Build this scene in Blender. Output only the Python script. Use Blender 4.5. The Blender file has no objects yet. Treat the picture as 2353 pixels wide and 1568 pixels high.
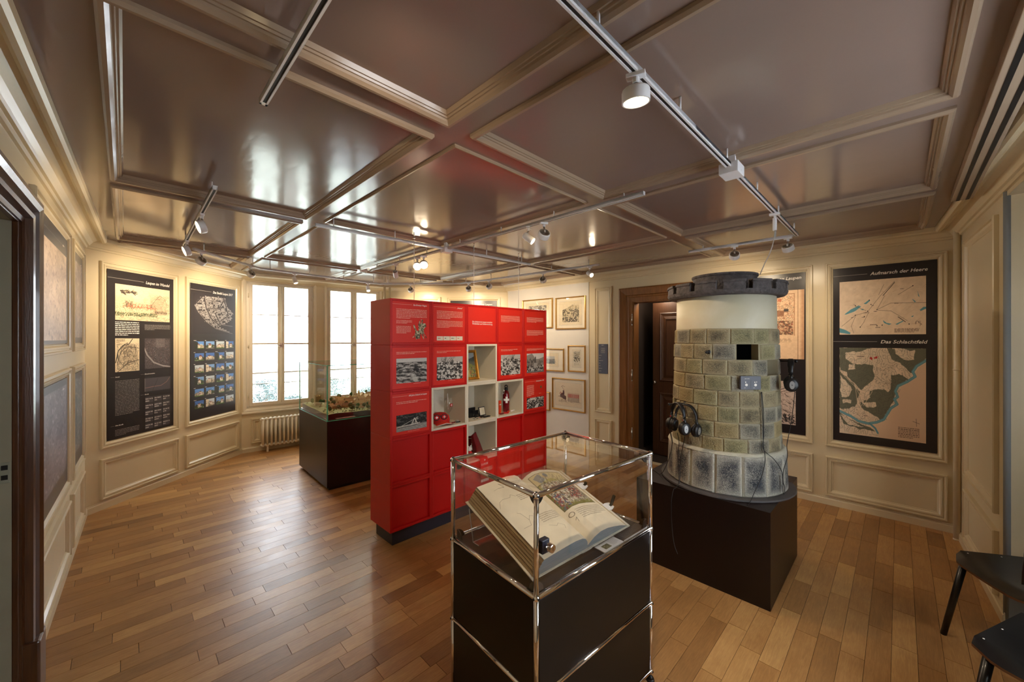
import bpy, math, random
import numpy as np
from mathutils import Vector, Matrix

SC = bpy.context.scene
COL = SC.collection
random.seed(7)
PI = math.pi
# ------------------------------------------------------------------ camera, sky, exposure
F, CX, HY, EYE = 890.0, 1176.5, 780.0, 1.60
cam_d = bpy.data.cameras.new('camera')
cam = bpy.data.objects.new('camera', cam_d)
COL.objects.link(cam)
cam.location = (0, 0, EYE)
cam.rotation_euler = (PI / 2, 0, 0)
cam_d.sensor_width = 36.0
cam_d.lens = 36.0 * F / 2353.0
cam_d.shift_y = -(784.0 - HY) / 2353.0
cam_d.clip_start = 0.02
SC.camera = cam
SC.view_settings.view_transform = 'Standard'
SC.view_settings.look = 'None'
SC.view_settings.exposure = 0.36
SC.view_settings.gamma = 1.0
SC.view_settings.use_curve_mapping = False
SC.cycles.use_denoising = True
SC.cycles.max_bounces = 10
SC.cycles.transparent_max_bounces = 24
SC.cycles.sample_clamp_indirect = 8.0
SC.cycles.blur_glossy = 0.3
SC.cycles.caustics_reflective = False
SC.cycles.caustics_refractive = False
SKY = 12.0
LAMP = 1.45
wd = bpy.data.worlds.new('overcast_sky')
SC.world = wd
wd.use_nodes = True
wn = wd.node_tree.nodes
wn['Background'].inputs[0].default_value = (0.84, 0.92, 1.0, 1)
wn['Background'].inputs[1].default_value = SKY

# ------------------------------------------------------------------ helpers
def lin(c):
    c = np.asarray(c, dtype=float)
    if c.max() > 1.0: c = c / 255.0
    return np.where(c <= 0.04045, c / 12.92, ((c + 0.055) / 1.055) ** 2.4)
def L4(c):
    v = lin(c); return (float(v[0]), float(v[1]), float(v[2]), 1.0)

def mat(name, col, rough=0.5, metal=0.0, var=0.06, vscale=6.0, bump=0.0, bscale=60.0,
        spec=0.5, coat=0.0, emit=None, estr=0.0, col2=None, mix=0.5, stretch=None, dist=0.0):
    m = bpy.data.materials.new(name); m.use_nodes = True
    nt = m.node_tree; N = nt.nodes; Lk = nt.links
    b = N['Principled BSDF']
    b.inputs['Roughness'].default_value = rough
    b.inputs['Metallic'].default_value = metal
    b.inputs['Specular IOR Level'].default_value = spec
    b.inputs['Coat Weight'].default_value = coat
    b.inputs['Coat Roughness'].default_value = 0.08
    tc = N.new('ShaderNodeTexCoord'); mp = N.new('ShaderNodeMapping')
    Lk.new(tc.outputs['Object'], mp.inputs[0])
    if stretch: mp.inputs['Scale'].default_value = stretch
    nz = N.new('ShaderNodeTexNoise'); nz.inputs['Scale'].default_value = vscale
    nz.inputs['Detail'].default_value = 5; nz.inputs['Distortion'].default_value = dist
    Lk.new(mp.outputs[0], nz.inputs[0])
    rp = N.new('ShaderNodeValToRGB')
    c = lin(col)
    if col2 is None:
        a, d = c * (1 - var), np.minimum(c * (1 + var), 1)
    else:
        a, d = lin(col2), c
    rp.color_ramp.elements[0].position = 0.5 - mix * 0.4; rp.color_ramp.elements[1].position = 0.5 + mix * 0.4
    rp.color_ramp.elements[0].color = (*a, 1); rp.color_ramp.elements[1].color = (*d, 1)
    Lk.new(nz.outputs[0], rp.inputs[0]); Lk.new(rp.outputs[0], b.inputs['Base Color'])
    if bump > 0:
        n2 = N.new('ShaderNodeTexNoise'); n2.inputs['Scale'].default_value = bscale; n2.inputs['Detail'].default_value = 4
        Lk.new(mp.outputs[0], n2.inputs[0])
        bp = N.new('ShaderNodeBump'); bp.inputs['Strength'].default_value = bump; bp.inputs['Distance'].default_value = 0.01
        Lk.new(n2.outputs[0], bp.inputs['Height']); Lk.new(bp.outputs[0], b.inputs['Normal'])
    if emit is not None:
        b.inputs['Emission Color'].default_value = L4(emit); b.inputs['Emission Strength'].default_value = estr
    return m

def glass_mat(name, tint=(1, 1, 1), ior=1.5):
    m = bpy.data.materials.new(name); m.use_nodes = True
    nt = m.node_tree; N = nt.nodes; Lk = nt.links
    N.remove(N['Principled BSDF']); out = N['Material Output']
    geo = N.new('ShaderNodeNewGeometry'); mr = N.new('ShaderNodeMapRange')
    mr.inputs['To Min'].default_value = ior; mr.inputs['To Max'].default_value = 1 / ior
    Lk.new(geo.outputs['Backfacing'], mr.inputs['Value'])
    fr = N.new('ShaderNodeFresnel'); Lk.new(mr.outputs[0], fr.inputs['IOR'])
    tr = N.new('ShaderNodeBsdfTransparent'); tr.inputs[0].default_value = (*tint, 1)
    gl = N.new('ShaderNodeBsdfGlossy'); gl.inputs['Roughness'].default_value = 0.0
    mx = N.new('ShaderNodeMixShader')
    Lk.new(fr.outputs[0], mx.inputs[0]); Lk.new(tr.outputs[0], mx.inputs[1]); Lk.new(gl.outputs[0], mx.inputs[2])
    Lk.new(mx.outputs[0], out.inputs[0])
    return m

def attr_mat(name, rough=0.5, spec=0.4, coat=0.0):
    m = bpy.data.materials.new(name); m.use_nodes = True
    nt = m.node_tree; N = nt.nodes; b = N['Principled BSDF']
    a = N.new('ShaderNodeAttribute'); a.attribute_name = 'Col'
    nt.links.new(a.outputs['Color'], b.inputs['Base Color'])
    b.inputs['Roughness'].default_value = rough; b.inputs['Specular IOR Level'].default_value = spec
    b.inputs['Coat Weight'].default_value = coat
    return m

class MB:
    def __init__(s): s.v = []; s.f = []; s.smooth = False
    def add(s, vs, fs):
        o = len(s.v); s.v += [tuple(p) for p in vs]; s.f += [tuple(i + o for i in f) for f in fs]
    def box(s, x0, y0, z0, x1, y1, z1, M=None):
        vs = [(x0,y0,z0),(x1,y0,z0),(x1,y1,z0),(x0,y1,z0),(x0,y0,z1),(x1,y0,z1),(x1,y1,z1),(x0,y1,z1)]
        if M is not None: vs = [M @ Vector(p) for p in vs]
        s.add(vs, [(0,3,2,1),(4,5,6,7),(0,1,5,4),(1,2,6,5),(2,3,7,6),(3,0,4,7)]); return s
    def cyl(s, a, b, r, n=12, r2=None, caps=True):
        a = Vector(a); b = Vector(b); r2 = r if r2 is None else r2
        d = (b - a).normalized(); u = d.orthogonal().normalized(); w = d.cross(u)
        vs = []
        for k in range(n):
            t = 2 * PI * k / n; q = u * math.cos(t) + w * math.sin(t)
            vs.append(a + q * r)
        for k in range(n):
            t = 2 * PI * k / n; q = u * math.cos(t) + w * math.sin(t)
            vs.append(b + q * r2)
        fs = [(k, (k+1) % n, n + (k+1) % n, n + k) for k in range(n)]
        if caps: fs += [tuple(range(n))[::-1], tuple(range(n, 2*n))]
        s.add(vs, fs); return s
    def tube(s, pts, r, n=8, closed=False):
        pts = [Vector(p) for p in pts]; m = len(pts); rings = []
        up = None
        for i, p in enumerate(pts):
            if closed: d = (pts[(i+1) % m] - pts[i-1])
            else: d = pts[min(i+1, m-1)] - pts[max(i-1, 0)]
            d.normalize()
            if up is None: up = d.orthogonal().normalized()
            up = (up - d * up.dot(d))
            if up.length < 1e-5: up = d.orthogonal()
            up.normalize(); w = d.cross(up)
            rr = r[i] if isinstance(r, (list, tuple)) else r
            rings.append([p + (up * math.cos(2*PI*k/n) + w * math.sin(2*PI*k/n)) * rr for k in range(n)])
        vs = [q for ring in rings for q in ring]; fs = []
        for i in range(m if closed else m - 1):
            j = (i + 1) % m
            for k in range(n):
                fs.append((i*n+k, i*n+(k+1) % n, j*n+(k+1) % n, j*n+k))
        if not closed: fs += [tuple(range(n))[::-1], tuple(range((m-1)*n, m*n))]
        s.add(vs, fs); return s
    def lathe(s, prof, n=32, M=None, a0=0, a1=2*PI):
        full = abs(a1 - a0 - 2*PI) < 1e-6; m = n if full else n + 1; vs = []
        for k in range(m):
            t = a0 + (a1 - a0) * k / n
            for r, z in prof:
                p = Vector((r * math.cos(t), r * math.sin(t), z)); vs.append(M @ p if M is not None else p)
        q = len(prof); fs = []
        for k in range(n):
            j = (k + 1) % m
            for i in range(q - 1): fs.append((k*q+i, j*q+i, j*q+i+1, k*q+i+1))
        s.add(vs, fs); return s
    def prism(s, poly, z0, z1, inset=0.0):
        n = len(poly)
        vs = [(x, y, z0) for x, y in poly]
        if inset > 0:
            c = (sum(p[0] for p in poly)/n, sum(p[1] for p in poly)/n)
            top = []
            for x, y in poly:
                d = math.hypot(x - c[0], y - c[1]) or 1; top.append((x - (x-c[0])/d*inset, y - (y-c[1])/d*inset, z1))
            vs += top
        else: vs += [(x, y, z1) for x, y in poly]
        s.add(vs, [tuple(range(n))[::-1], tuple(range(n, 2*n))] + [(i, (i+1) % n, n + (i+1) % n, n + i) for i in range(n)]); return s
    def xz(s, poly, y0, y1):
        """a polygon in the x-z plane with thickness from y0 (front) to y1"""
        n = len(poly); vs = [(x, y0, z) for x, z in poly] + [(x, y1, z) for x, z in poly]
        s.add(vs, [tuple(range(n)), tuple(range(n, 2*n))[::-1]] + [(i, n + i, n + (i+1) % n, (i+1) % n) for i in range(n)]); return s
    def frame(s, x0, z0, x1, z1, prof):
        """mitred rectangular moulding on the plane y=0; prof = (inset, proud) pairs, proud towards -y"""
        rings = []
        for d, p in prof: rings.append([(x0+d, -p, z0+d), (x1-d, -p, z0+d), (x1-d, -p, z1-d), (x0+d, -p, z1-d)])
        vs = [q for r in rings for q in r]; fs = []
        for i in range(len(prof) - 1):
            for k in range(4): fs.append((i*4+k, i*4+(k+1) % 4, (i+1)*4+(k+1) % 4, (i+1)*4+k))
        s.add(vs, fs); return s
    def pframe(s, poly, prof):
        """moulding round a convex polygon (counter-clockwise) lying at z, prof = (inset, z)"""
        rings = [[(x, y, z) for x, y in offset(poly, d)] for d, z in prof]; n = len(poly)
        vs = [q for r in rings for q in r]; fs = []
        for i in range(len(prof) - 1):
            for k in range(n): fs.append((i*n+k, i*n+(k+1) % n, (i+1)*n+(k+1) % n, (i+1)*n+k))
        s.add(vs, fs); return s
    def blob(s, c, r, n=8, m=6, jit=0.0, sc=(1,1,1)):
        vs = [(c[0], c[1], c[2] - r*sc[2])]
        for i in range(1, m):
            ph = PI * i / m
            for k in range(n):
                th = 2*PI*k/n; q = r * (1 + random.uniform(-jit, jit))
                vs.append((c[0] + q*sc[0]*math.sin(ph)*math.cos(th), c[1] + q*sc[1]*math.sin(ph)*math.sin(th), c[2] - q*sc[2]*math.cos(ph)))
        vs.append((c[0], c[1], c[2] + r*sc[2])); e = len(vs) - 1
        fs = [(0, 1 + (k+1) % n, 1 + k) for k in range(n)]
        for i in range(m - 2):
            for k in range(n): fs.append((1+i*n+k, 1+i*n+(k+1) % n, 1+(i+1)*n+(k+1) % n, 1+(i+1)*n+k))
        fs += [(e, 1+(m-2)*n+k, 1+(m-2)*n+(k+1) % n) for k in range(n)]
        s.add(vs, fs); return s
    def mesh(s, name, m, smooth=False):
        me = bpy.data.meshes.new(name); me.from_pydata([tuple(p) for p in s.v], [], s.f)
        if m is not None: me.materials.append(m)
        if smooth: me.polygons.foreach_set('use_smooth', [True] * len(me.polygons))
        if hasattr(s, 'uvw'):
            ul = me.uv_layers.new(name='UVMap'); ul.data.foreach_set('uv', np.array([s.uvw[i] for f in s.f for i in f], np.float32).ravel())
        me.update(); return me
    def build(s, name, m, parent=None, smooth=False, bevel=0.0, seg=2, fix=False):
        me = s.mesh(name, m, smooth)
        if fix:
            import bmesh
            bm = bmesh.new(); bm.from_mesh(me); bmesh.ops.recalc_face_normals(bm, faces=bm.faces); bm.to_mesh(me); bm.free()
        o = link(name, me, parent)
        if bevel > 0:
            b = o.modifiers.new('bevel', 'BEVEL'); b.width = bevel; b.segments = seg; b.limit_method = 'ANGLE'
            b.use_clamp_overlap = True
        return o

def link(name, me, parent=None):
    o = bpy.data.objects.new(name, me); COL.objects.link(o)
    if parent is not None: o.parent = parent
    return o
def tag(o, label=None, cat=None, group=None, kind=None):
    if label: o['label'] = label
    if cat: o['category'] = cat
    if group: o['group'] = group
    if kind: o['kind'] = kind
    return o
def empty(name, loc, rz=0.0, label=None, cat=None, group=None, rx=0.0):
    o = bpy.data.objects.new(name, None); COL.objects.link(o); o.empty_display_size = 0.05
    o.location = loc; o.rotation_euler = (rx, 0, rz); return tag(o, label, cat, group)
def copy_tree(o, parent=None):
    c = o.copy(); COL.objects.link(c)
    if parent is not None: c.parent = parent
    for ch in o.children: copy_tree(ch, c)
    return c
def clip(poly, a, b):
    """keep the side of a convex polygon lying left of the line a->b"""
    out = []; n = len(poly)
    def sd(p): return (b[0]-a[0])*(p[1]-a[1]) - (b[1]-a[1])*(p[0]-a[0])
    for i in range(n):
        p, q = poly[i], poly[(i+1) % n]; s, t = sd(p), sd(q)
        if s >= 0: out.append(p)
        if (s > 0 > t) or (s < 0 < t):
            k = s / (s - t); out.append((p[0]+(q[0]-p[0])*k, p[1]+(q[1]-p[1])*k))
    return out
def clip_poly(poly, conv):
    for i in range(len(conv)):
        poly = clip(poly, conv[i], conv[(i+1) % len(conv)])
        if len(poly) < 3: return []
    return poly
def area(p): return 0.5 * sum(p[i][0]*p[(i+1) % len(p)][1] - p[(i+1) % len(p)][0]*p[i][1] for i in range(len(p)))
def offset(poly, d):
    """inward offset of a counter-clockwise convex polygon"""
    n = len(poly); out = []
    for i in range(n):
        p0, p1, p2 = poly[i-1], poly[i], poly[(i+1) % n]
        a = Vector((p1[0]-p0[0], p1[1]-p0[1])).normalized(); b = Vector((p2[0]-p1[0], p2[1]-p1[1])).normalized()
        na = Vector((-a.y, a.x)); nb = Vector((-b.y, b.x)); k = 1 + na.dot(nb)
        m = (na + nb) / max(k, 0.15); out.append((p1[0] + m.x*d, p1[1] + m.y*d))
    return out
def dedupe(p):
    q = []
    for a in p:
        if not q or math.hypot(a[0]-q[-1][0], a[1]-q[-1][1]) > 1e-4: q.append(a)
    if len(q) > 1 and math.hypot(q[0][0]-q[-1][0], q[0][1]-q[-1][1]) < 1e-4: q.pop()
    return q
def point(px, py, z):
    """where the line of sight through a point of the photograph meets the height z"""
    y = F * (EYE - z) / (py - HY); return Vector(((px - CX) * y / F, y, z))
def uv(u, v, z=0): return Vector(((u - v) / math.sqrt(2), (u + v) / math.sqrt(2), z))

def text(body, parent, x, z, size, m, y=-0.001, width=None, align='LEFT', shear=0.25, name='lettering', M=None):
    cu = bpy.data.curves.new('t', 'FONT'); cu.body = body; cu.size = size; cu.shear = shear; cu.resolution_u = 2
    cu.align_x = align; cu.offset = size * 0.012
    ob = bpy.data.objects.new('t', cu)
    me = bpy.data.meshes.new_from_object(ob)
    n = len(me.vertices); co = np.empty(n * 3, dtype=np.float32); me.vertices.foreach_get('co', co); co = co.reshape(-1, 3)
    if width: co[:, 0] *= width / (co[:, 0].max() - co[:, 0].min())
    if M is None:
        new = np.stack([co[:, 0] + x, np.full(n, y), co[:, 1] + z], 1)
    else:
        R = np.array(M); p = np.stack([co[:, 0] + x, co[:, 1] + z, np.full(n, -y), np.ones(n)], 1); new = (R @ p.T).T[:, :3]
    me.vertices.foreach_set('co', new.astype(np.float32).ravel()); me.update()
    me.materials.clear(); me.materials.append(m)
    bpy.data.objects.remove(ob); bpy.data.curves.remove(cu)
    me.name = name
    return link(name, me, parent)

# ------------------------------------------------------------------ painting of flat prints (values in sRGB 0..1)
def vnoise(h, w, gy, gx, rng):
    g = rng.random((gy + 2, gx + 2)); y = np.linspace(0, gy, h); x = np.linspace(0, gx, w)
    yi = y.astype(int); xi = x.astype(int); fy = (y - yi)[:, None]; fx = (x - xi)[None, :]
    fy = fy*fy*(3-2*fy); fx = fx*fx*(3-2*fx)
    a = g[yi][:, xi]; b = g[yi][:, xi+1]; c = g[yi+1][:, xi]; d = g[yi+1][:, xi+1]
    return (a*(1-fx)+b*fx)*(1-fy) + (c*(1-fx)+d*fx)*fy
def fbm(h, w, g, rng, o=4, asp=1.0):
    s = 0; a = 1; t = 0
    for _ in range(o):
        s = s + a * vnoise(h, w, max(1, int(g)), max(1, int(g*asp)), rng); t += a; a *= 0.55; g *= 2
    return s / t
class Pic:
    def __init__(s, h, w, col, seed=1):
        s.h, s.w = h, w; s.rng = np.random.default_rng(seed)
        s.a = np.ones((h, w, 3)) * (np.asarray(col, float) / 255.0)
        s.Y, s.X = np.mgrid[0:h, 0:w]; s.Xn = (s.X + .5) / w; s.Yn = (s.Y + .5) / h
    def put(s, mask, col, al=1.0):
        k = (mask * al)[..., None]; s.a = s.a * (1-k) + k * (np.asarray(col, float) / 255.0); return s
    def rect(s, x0, y0, x1, y1, col, al=1.0):
        return s.put(((s.Xn >= x0) & (s.Xn < x1) & (s.Yn >= y0) & (s.Yn < y1)).astype(float), col, al)
    def poly(s, pts, col, al=1.0, jag=0.0):
        X, Y = s.Xn, s.Yn
        if jag > 0:
            X = X + (fbm(s.h, s.w, 12, s.rng) - .5) * jag; Y = Y + (fbm(s.h, s.w, 12, s.rng) - .5) * jag
        ins = np.zeros((s.h, s.w), bool); n = len(pts)
        for i in range(n):
            x1, y1 = pts[i]; x2, y2 = pts[(i+1) % n]
            if y1 == y2: continue
            c = ((y1 > Y) != (y2 > Y)) & (X < (x2-x1)*(Y-y1)/(y2-y1) + x1); ins ^= c
        s.put(ins.astype(float), col, al); return ins
    def disc(s, x, y, r, col, al=1.0, ry=None):
        asp = s.w / s.h; ry = ry or r * asp
        return s.put((((s.Xn-x)/r)**2 + ((s.Yn-y)/ry)**2 < 1).astype(float), col, al)
    def line(s, pts, wd, col, al=1.0):
        asp = s.h / s.w
        for (x1, y1), (x2, y2) in zip(pts[:-1], pts[1:]):
            p = wd + .01
            x0, xe = sorted((x1, x2)); y0, ye = sorted((y1, y2))
            i0 = max(0, int((y0 - p/asp) * s.h) - 1); i1 = min(s.h, int((ye + p/asp) * s.h) + 2)
            j0 = max(0, int((x0 - p) * s.w) - 1); j1 = min(s.w, int((xe + p) * s.w) + 2)
            if i1 <= i0 or j1 <= j0: continue
            X = s.Xn[i0:i1, j0:j1]; Y = s.Yn[i0:i1, j0:j1] * asp; a1, b1, a2, b2 = x1, y1*asp, x2, y2*asp
            dx, dy = a2-a1, b2-b1; q = dx*dx + dy*dy + 1e-12
            t = np.clip(((X-a1)*dx + (Y-b1)*dy) / q, 0, 1); dd = np.hypot(X-a1-t*dx, Y-b1-t*dy)
            k = (np.clip((wd/2 + .5/s.w - dd) * s.w, 0, 1) * al)[..., None]
            s.a[i0:i1, j0:j1] = s.a[i0:i1, j0:j1] * (1-k) + k * (np.asarray(col, float) / 255.0)
        return s
    def strokes(s, n, x0, y0, x1, y1, ln, wd, cols, ang=None, al=0.8):
        for _ in range(n):
            x = s.rng.uniform(x0, x1); y = s.rng.uniform(y0, y1)
            t = s.rng.uniform(0, PI) if ang is None else ang + s.rng.normal(0, .35)
            l = ln * s.rng.uniform(.4, 1.3); c = cols[s.rng.integers(len(cols))]
            s.line([(x, y), (x + l*math.cos(t), y + l*math.sin(t) * s.w / s.h)], wd * s.rng.uniform(.5, 1.4), c, al)
        return s
    def tex(s, x0, y0, x1, y1, g, cols, th=(.42, .5, .58), al=1.0, asp=1.0, o=3):
        f = fbm(s.h, s.w, g, s.rng, o, asp); m = (s.Xn >= x0) & (s.Xn < x1) & (s.Yn >= y0) & (s.Yn < y1); lo = -9
        for c, t in zip(cols, list(th) + [9]): s.put((m & (f >= lo) & (f < t)).astype(float), c, al); lo = t
        return s
    def contours(s, x0, y0, x1, y1, g, k, wd, col, al=.8, mask=None):
        f = fbm(s.h, s.w, g, s.rng, 3) * k; d = np.abs(f - np.round(f)); gy, gx = np.gradient(f); n = np.hypot(gx, gy) + 1e-6
        m = (s.Xn >= x0) & (s.Xn < x1) & (s.Yn >= y0) & (s.Yn < y1)
        if mask is not None: m &= mask
        return s.put(np.clip(wd - d/n, 0, 1) * m, col, al)
    def lines(s, x0, y0, x1, y1, n, col, al=.8, fill=.55):
        """rows of small unreadable print"""
        for i in range(n):
            yy = y0 + (y1-y0) * (i + .5) / n; hh = (y1-y0) / n * fill / 2; x = x0
            end = x1 if i < n-1 else x0 + (x1-x0) * s.rng.uniform(.3, .8)
            while x < end:
                l = s.rng.uniform(.02, .07) * (x1-x0) * 2; s.rect(x, yy-hh, min(x+l, end), yy+hh, col, al); x += l + .012*(x1-x0)*2
        return s
    def grain(s, k=0.06, g=40):
        s.a = np.clip(s.a + (fbm(s.h, s.w, g, s.rng, 3)[..., None] - .5) * 2 * k, 0, 1); return s

def picture(name, pic, x, z, w, h, parent, m, y=-0.0015, fn=None):
    """a print as a fine colour grid; x,z = lower left corner"""
    a = lin(np.clip(pic.a, 0, 1) + 0.0); H, W = a.shape[:2]
    gx = x + np.linspace(0, w, W); gz = z + h - np.linspace(0, h, H)
    X, Z = np.meshgrid(gx, gz)
    if fn is None: P = np.stack([X, np.full_like(X, y), Z], -1)
    else: P = fn(X, Z)
    P = P.reshape(-1, 3).astype(np.float32)
    idx = np.arange(H*W).reshape(H, W)
    q = np.stack([idx[1:, :-1], idx[1:, 1:], idx[:-1, 1:], idx[:-1, :-1]], -1).reshape(-1, 4).astype(np.int32)
    me = bpy.data.meshes.new(name); nf = len(q)
    me.vertices.add(len(P)); me.vertices.foreach_set('co', P.ravel())
    me.loops.add(nf*4); me.loops.foreach_set('vertex_index', q.ravel())
    me.polygons.add(nf); me.polygons.foreach_set('loop_start', np.arange(nf, dtype=np.int32)*4)
    me.polygons.foreach_set('loop_total', np.full(nf, 4, np.int32)); me.update(calc_edges=True)
    ca = me.color_attributes.new('Col', 'FLOAT_COLOR', 'POINT')
    c = np.ones((len(P), 4), np.float32); c[:, :3] = a.reshape(-1, 3); ca.data.foreach_set('color', c.ravel())
    me.materials.append(m)
    if fn is not None: me.polygons.foreach_set('use_smooth', [True]*nf)
    return link(name, me, parent)

def print_lines(parent, x0, z0, x1, z1, n, m, y=-0.0015, fill=.5, name='printed_text', seed=3, gap=.012):
    """a paragraph of small print as thin strips, x0..x1, z1 top to z0 bottom"""
    r = random.Random(seed); mb = MB(); p = (z1-z0)/n
    for i in range(n):
        zc = z1 - p*(i+.5); x = x0; end = x1 if i < n-1 else x0 + (x1-x0)*r.uniform(.3, .7)
        while x < end - 1e-4:
            l = r.uniform(.5, 2.6) * p; h0 = p*fill*.36; h1 = h0 * r.choice((1, 1, 1.5)); e_ = min(x+l, end); hb = h0 * r.choice((1, 1, 1, 1.4))
            mb.add([(x, y, zc-hb), (e_, y, zc-h0), (e_, y, zc+h0), (x, y, zc+h1)], [(0,1,2,3)])
            x += l + .28*p
    return mb.build(name, m, parent)

# ------------------------------------------------------------------ materials
WALL = mat('cream_gloss_paint', (214, 198, 164), rough=0.28, var=0.03, vscale=3, bump=0.05, bscale=25)
CEIL = mat('grey_brown_gloss_paint', (139, 121, 112), rough=0.15, var=0.04, vscale=1.5, bump=0.28, bscale=4.5, stretch=(1, .5, 1), coat=.15)
CEILB = mat('beam_gloss_paint', (156, 136, 116), rough=0.17, var=0.04, vscale=2, bump=0.06, bscale=14)
PLAS = mat('white_plaster', (214, 208, 198), rough=0.8, var=0.02, bump=0.06, bscale=18)
GREY = mat('grey_painted_plaster', (140, 144, 146), rough=0.6, var=0.04, bump=0.08, bscale=12)
JAMB = mat('old_grey_green_paint', (156, 150, 128), rough=0.5, var=0.06, vscale=4, bump=0.08, bscale=20)
WFRAME = mat('window_paint', (228, 218, 198), rough=0.35, var=0.03)
BROWN = mat('dark_varnished_oak', (98, 58, 30), rough=0.28, col2=(52, 26, 14), mix=0.9, vscale=5, stretch=(14, 14, 1.2), bump=0.1, bscale=20, coat=.3)
BROWN2 = mat('brown_door_oak', (78, 52, 30), rough=0.45, col2=(54, 28, 16), mix=0.9, vscale=5, stretch=(10, 10, 1), bump=0.06, bscale=20)
CASEW = mat('warm_casing_oak', (146, 100, 54), rough=0.4, col2=(102, 64, 30), mix=0.9, vscale=4, stretch=(12, 12, 1), bump=0.06, bscale=20)
DARKROOM = mat('dark_brown_corridor_wood', (52, 40, 32), rough=0.8)  # dark brown wooden walls behind the back door
WHITE = mat('white_lacquer', (226, 226, 228), rough=0.35, var=0.015)
BLACK = mat('black_lacquer', (16, 15, 17), rough=0.28, var=0.1)
SLOT = mat('black_slot', (10, 9, 10), rough=0.5)
BMETAL = mat('black_powder_metal', (10, 9, 10), rough=0.38, var=0.12, spec=.3)
BRUB = mat('black_rubber', (20, 19, 22), rough=0.45)
CHROME = mat('chrome', (232, 228, 224), rough=0.06, metal=1.0, var=0.02)
STEEL = mat('brushed_steel', (190, 186, 180), rough=0.28, metal=1.0, var=0.04)
BRONZE = mat('dark_brown_stained_board', (26, 15, 13), rough=0.36, var=0.15, vscale=3, spec=.4)
RED = mat('red_lacquer', (196, 16, 14), rough=0.42, var=0.03, vscale=2)
REDB = mat('red_board_foil', (222, 40, 24), rough=0.5, var=0.02)
CREAMB = mat('cream_lacquer', (228, 218, 196), rough=0.5, var=0.02)
PLINTH = mat('dark_blue_grey_plinth', (44, 42, 54), rough=0.45, var=0.08)
GLASS = glass_mat('clear_glass')
GLASSG = glass_mat('clear_glass_case', (0.97, 0.99, 0.98))
GEDGE = mat('green_glass_edge', (70, 214, 180), rough=0.2, var=0.2, vscale=8, coat=.5)
ACRYL = glass_mat('clear_acrylic', (0.96, 0.97, 0.97))
BOARD = mat('anthracite_poster_board', (38, 33, 35), rough=0.3, var=0.04)
WPRINT = mat('white_print', (236, 230, 222), rough=0.5, var=0.01)
SPRINT = mat('grey_print', (165, 158, 152), rough=0.5, var=0.01)
RPRINT = mat('pale_red_print', (246, 188, 170), rough=0.5, var=0.01)
PRINT = attr_mat('paper_print', 0.55)
PRINTG = attr_mat('satin_print', 0.33)
GOLD = mat('gilt_moulding', (214, 170, 96), rough=0.28, metal=0.85, var=0.08, vscale=20)
PAPERM = mat('cream_mount_card', (232, 220, 196), rough=0.8, var=0.01)
PAGE = mat('parchment_paper', (226, 212, 186), rough=0.7, var=0.03)
TSTONE = None
LENS = mat('lit_lamp_lens', (255, 236, 205), rough=0.4, emit=(255, 226, 176), estr=9.0)
PEBBLE = mat('tower_cap_grey', (98, 92, 91), rough=0.92, col2=(62, 57, 58), mix=.7, vscale=34, bump=0.9, bscale=70)

# ------------------------------------------------------------------ room shell (clockwise corners seen from above)
C1, C2, C3, C4, C5, C6 = (-3.86, 3.50), (-3.79, 5.43), (-2.24, 6.75), (-0.085, 6.78), (3.66, 3.18), (2.76, 2.16)
K = (0.172, -0.773)
ROOM = [C1, K, C5, C4, C3, C2]                      # counter-clockwise
HC = 2.52                                            # underside of the ceiling beams
class Wall:
    def __init__(s, name, P, Q, lab=None):
        s.P, s.Q = Vector(P), Vector(Q); s.L = (s.Q - s.P).length; s.d = (s.Q - s.P) / s.L
        s.rz = math.atan2(s.d.y, s.d.x); s.name = name; s.M = Matrix.Translation((P[0], P[1], 0)) @ Matrix.Rotation(s.rz, 4, 'Z')
        s.o = None
    def x(s, px):
        r = (px - CX) / F; return (r * s.P.y - s.P.x) / (s.d.x - r * s.d.y)
    def z(s, px, py):
        y = s.P.y + s.d.y * s.x(px); return EYE + (HY - py) * y / F
    def build(s, holes, m, th=0.16, ext=0.12, a=None, b=None, top=2.7):
        a = -ext if a is None else a; b = s.L + ext if b is None else b
        xs = sorted(set([a, b] + [h[0] for h in holes] + [h[1] for h in holes])); mb = MB()
        for x0, x1 in zip(xs[:-1], xs[1:]):
            cuts = sorted([(h[2], h[3]) for h in holes if h[0] <= x0 + 1e-6 and h[1] >= x1 - 1e-6]); z = -0.05
            for c0, c1 in cuts:
                if c0 > z: mb.box(x0, 0, z, x1, th, c0)
                z = c1
            if top > z: mb.box(x0, 0, z, x1, th, top)
        s.o = mb.build(s.name, m); s.o.location = (s.P.x, s.P.y, 0); s.o.rotation_euler = (0, 0, s.rz)
        tag(s.o, kind='structure'); return s.o
WL = Wall('wall_left', K, C1)
W2 = Wall('wall_left_far', C1, C2)
W3 = Wall('wall_window', C2, C3)
W4 = Wall('wall_back', C3, C4)
W5 = Wall('wall_right_far', C4, C5)
W6 = Wall('wall_right', C5, K)

# openings
win = []
for a, b in ((565, 721), (750, 873)): win.append((W3.x(a), W3.x(b), 0.60, 2.425))
door_b = (W5.x(1452), W5.x(1452) + 0.98, 0.0, 2.12)
door_l = (WL.L - 3.40, WL.L - 2.50, 0.0, 2.12)
niche = (W6.x(2314) , W6.L - 0.55, 0.0, 2.40)
WL.build([door_l], WALL, th=0.10); W2.build([], WALL); W3.build(win, WALL, th=0.22); W4.build([], WALL)
W5.build([door_b], WALL, th=0.10); W6.build([niche], WALL, th=0.12)

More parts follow.
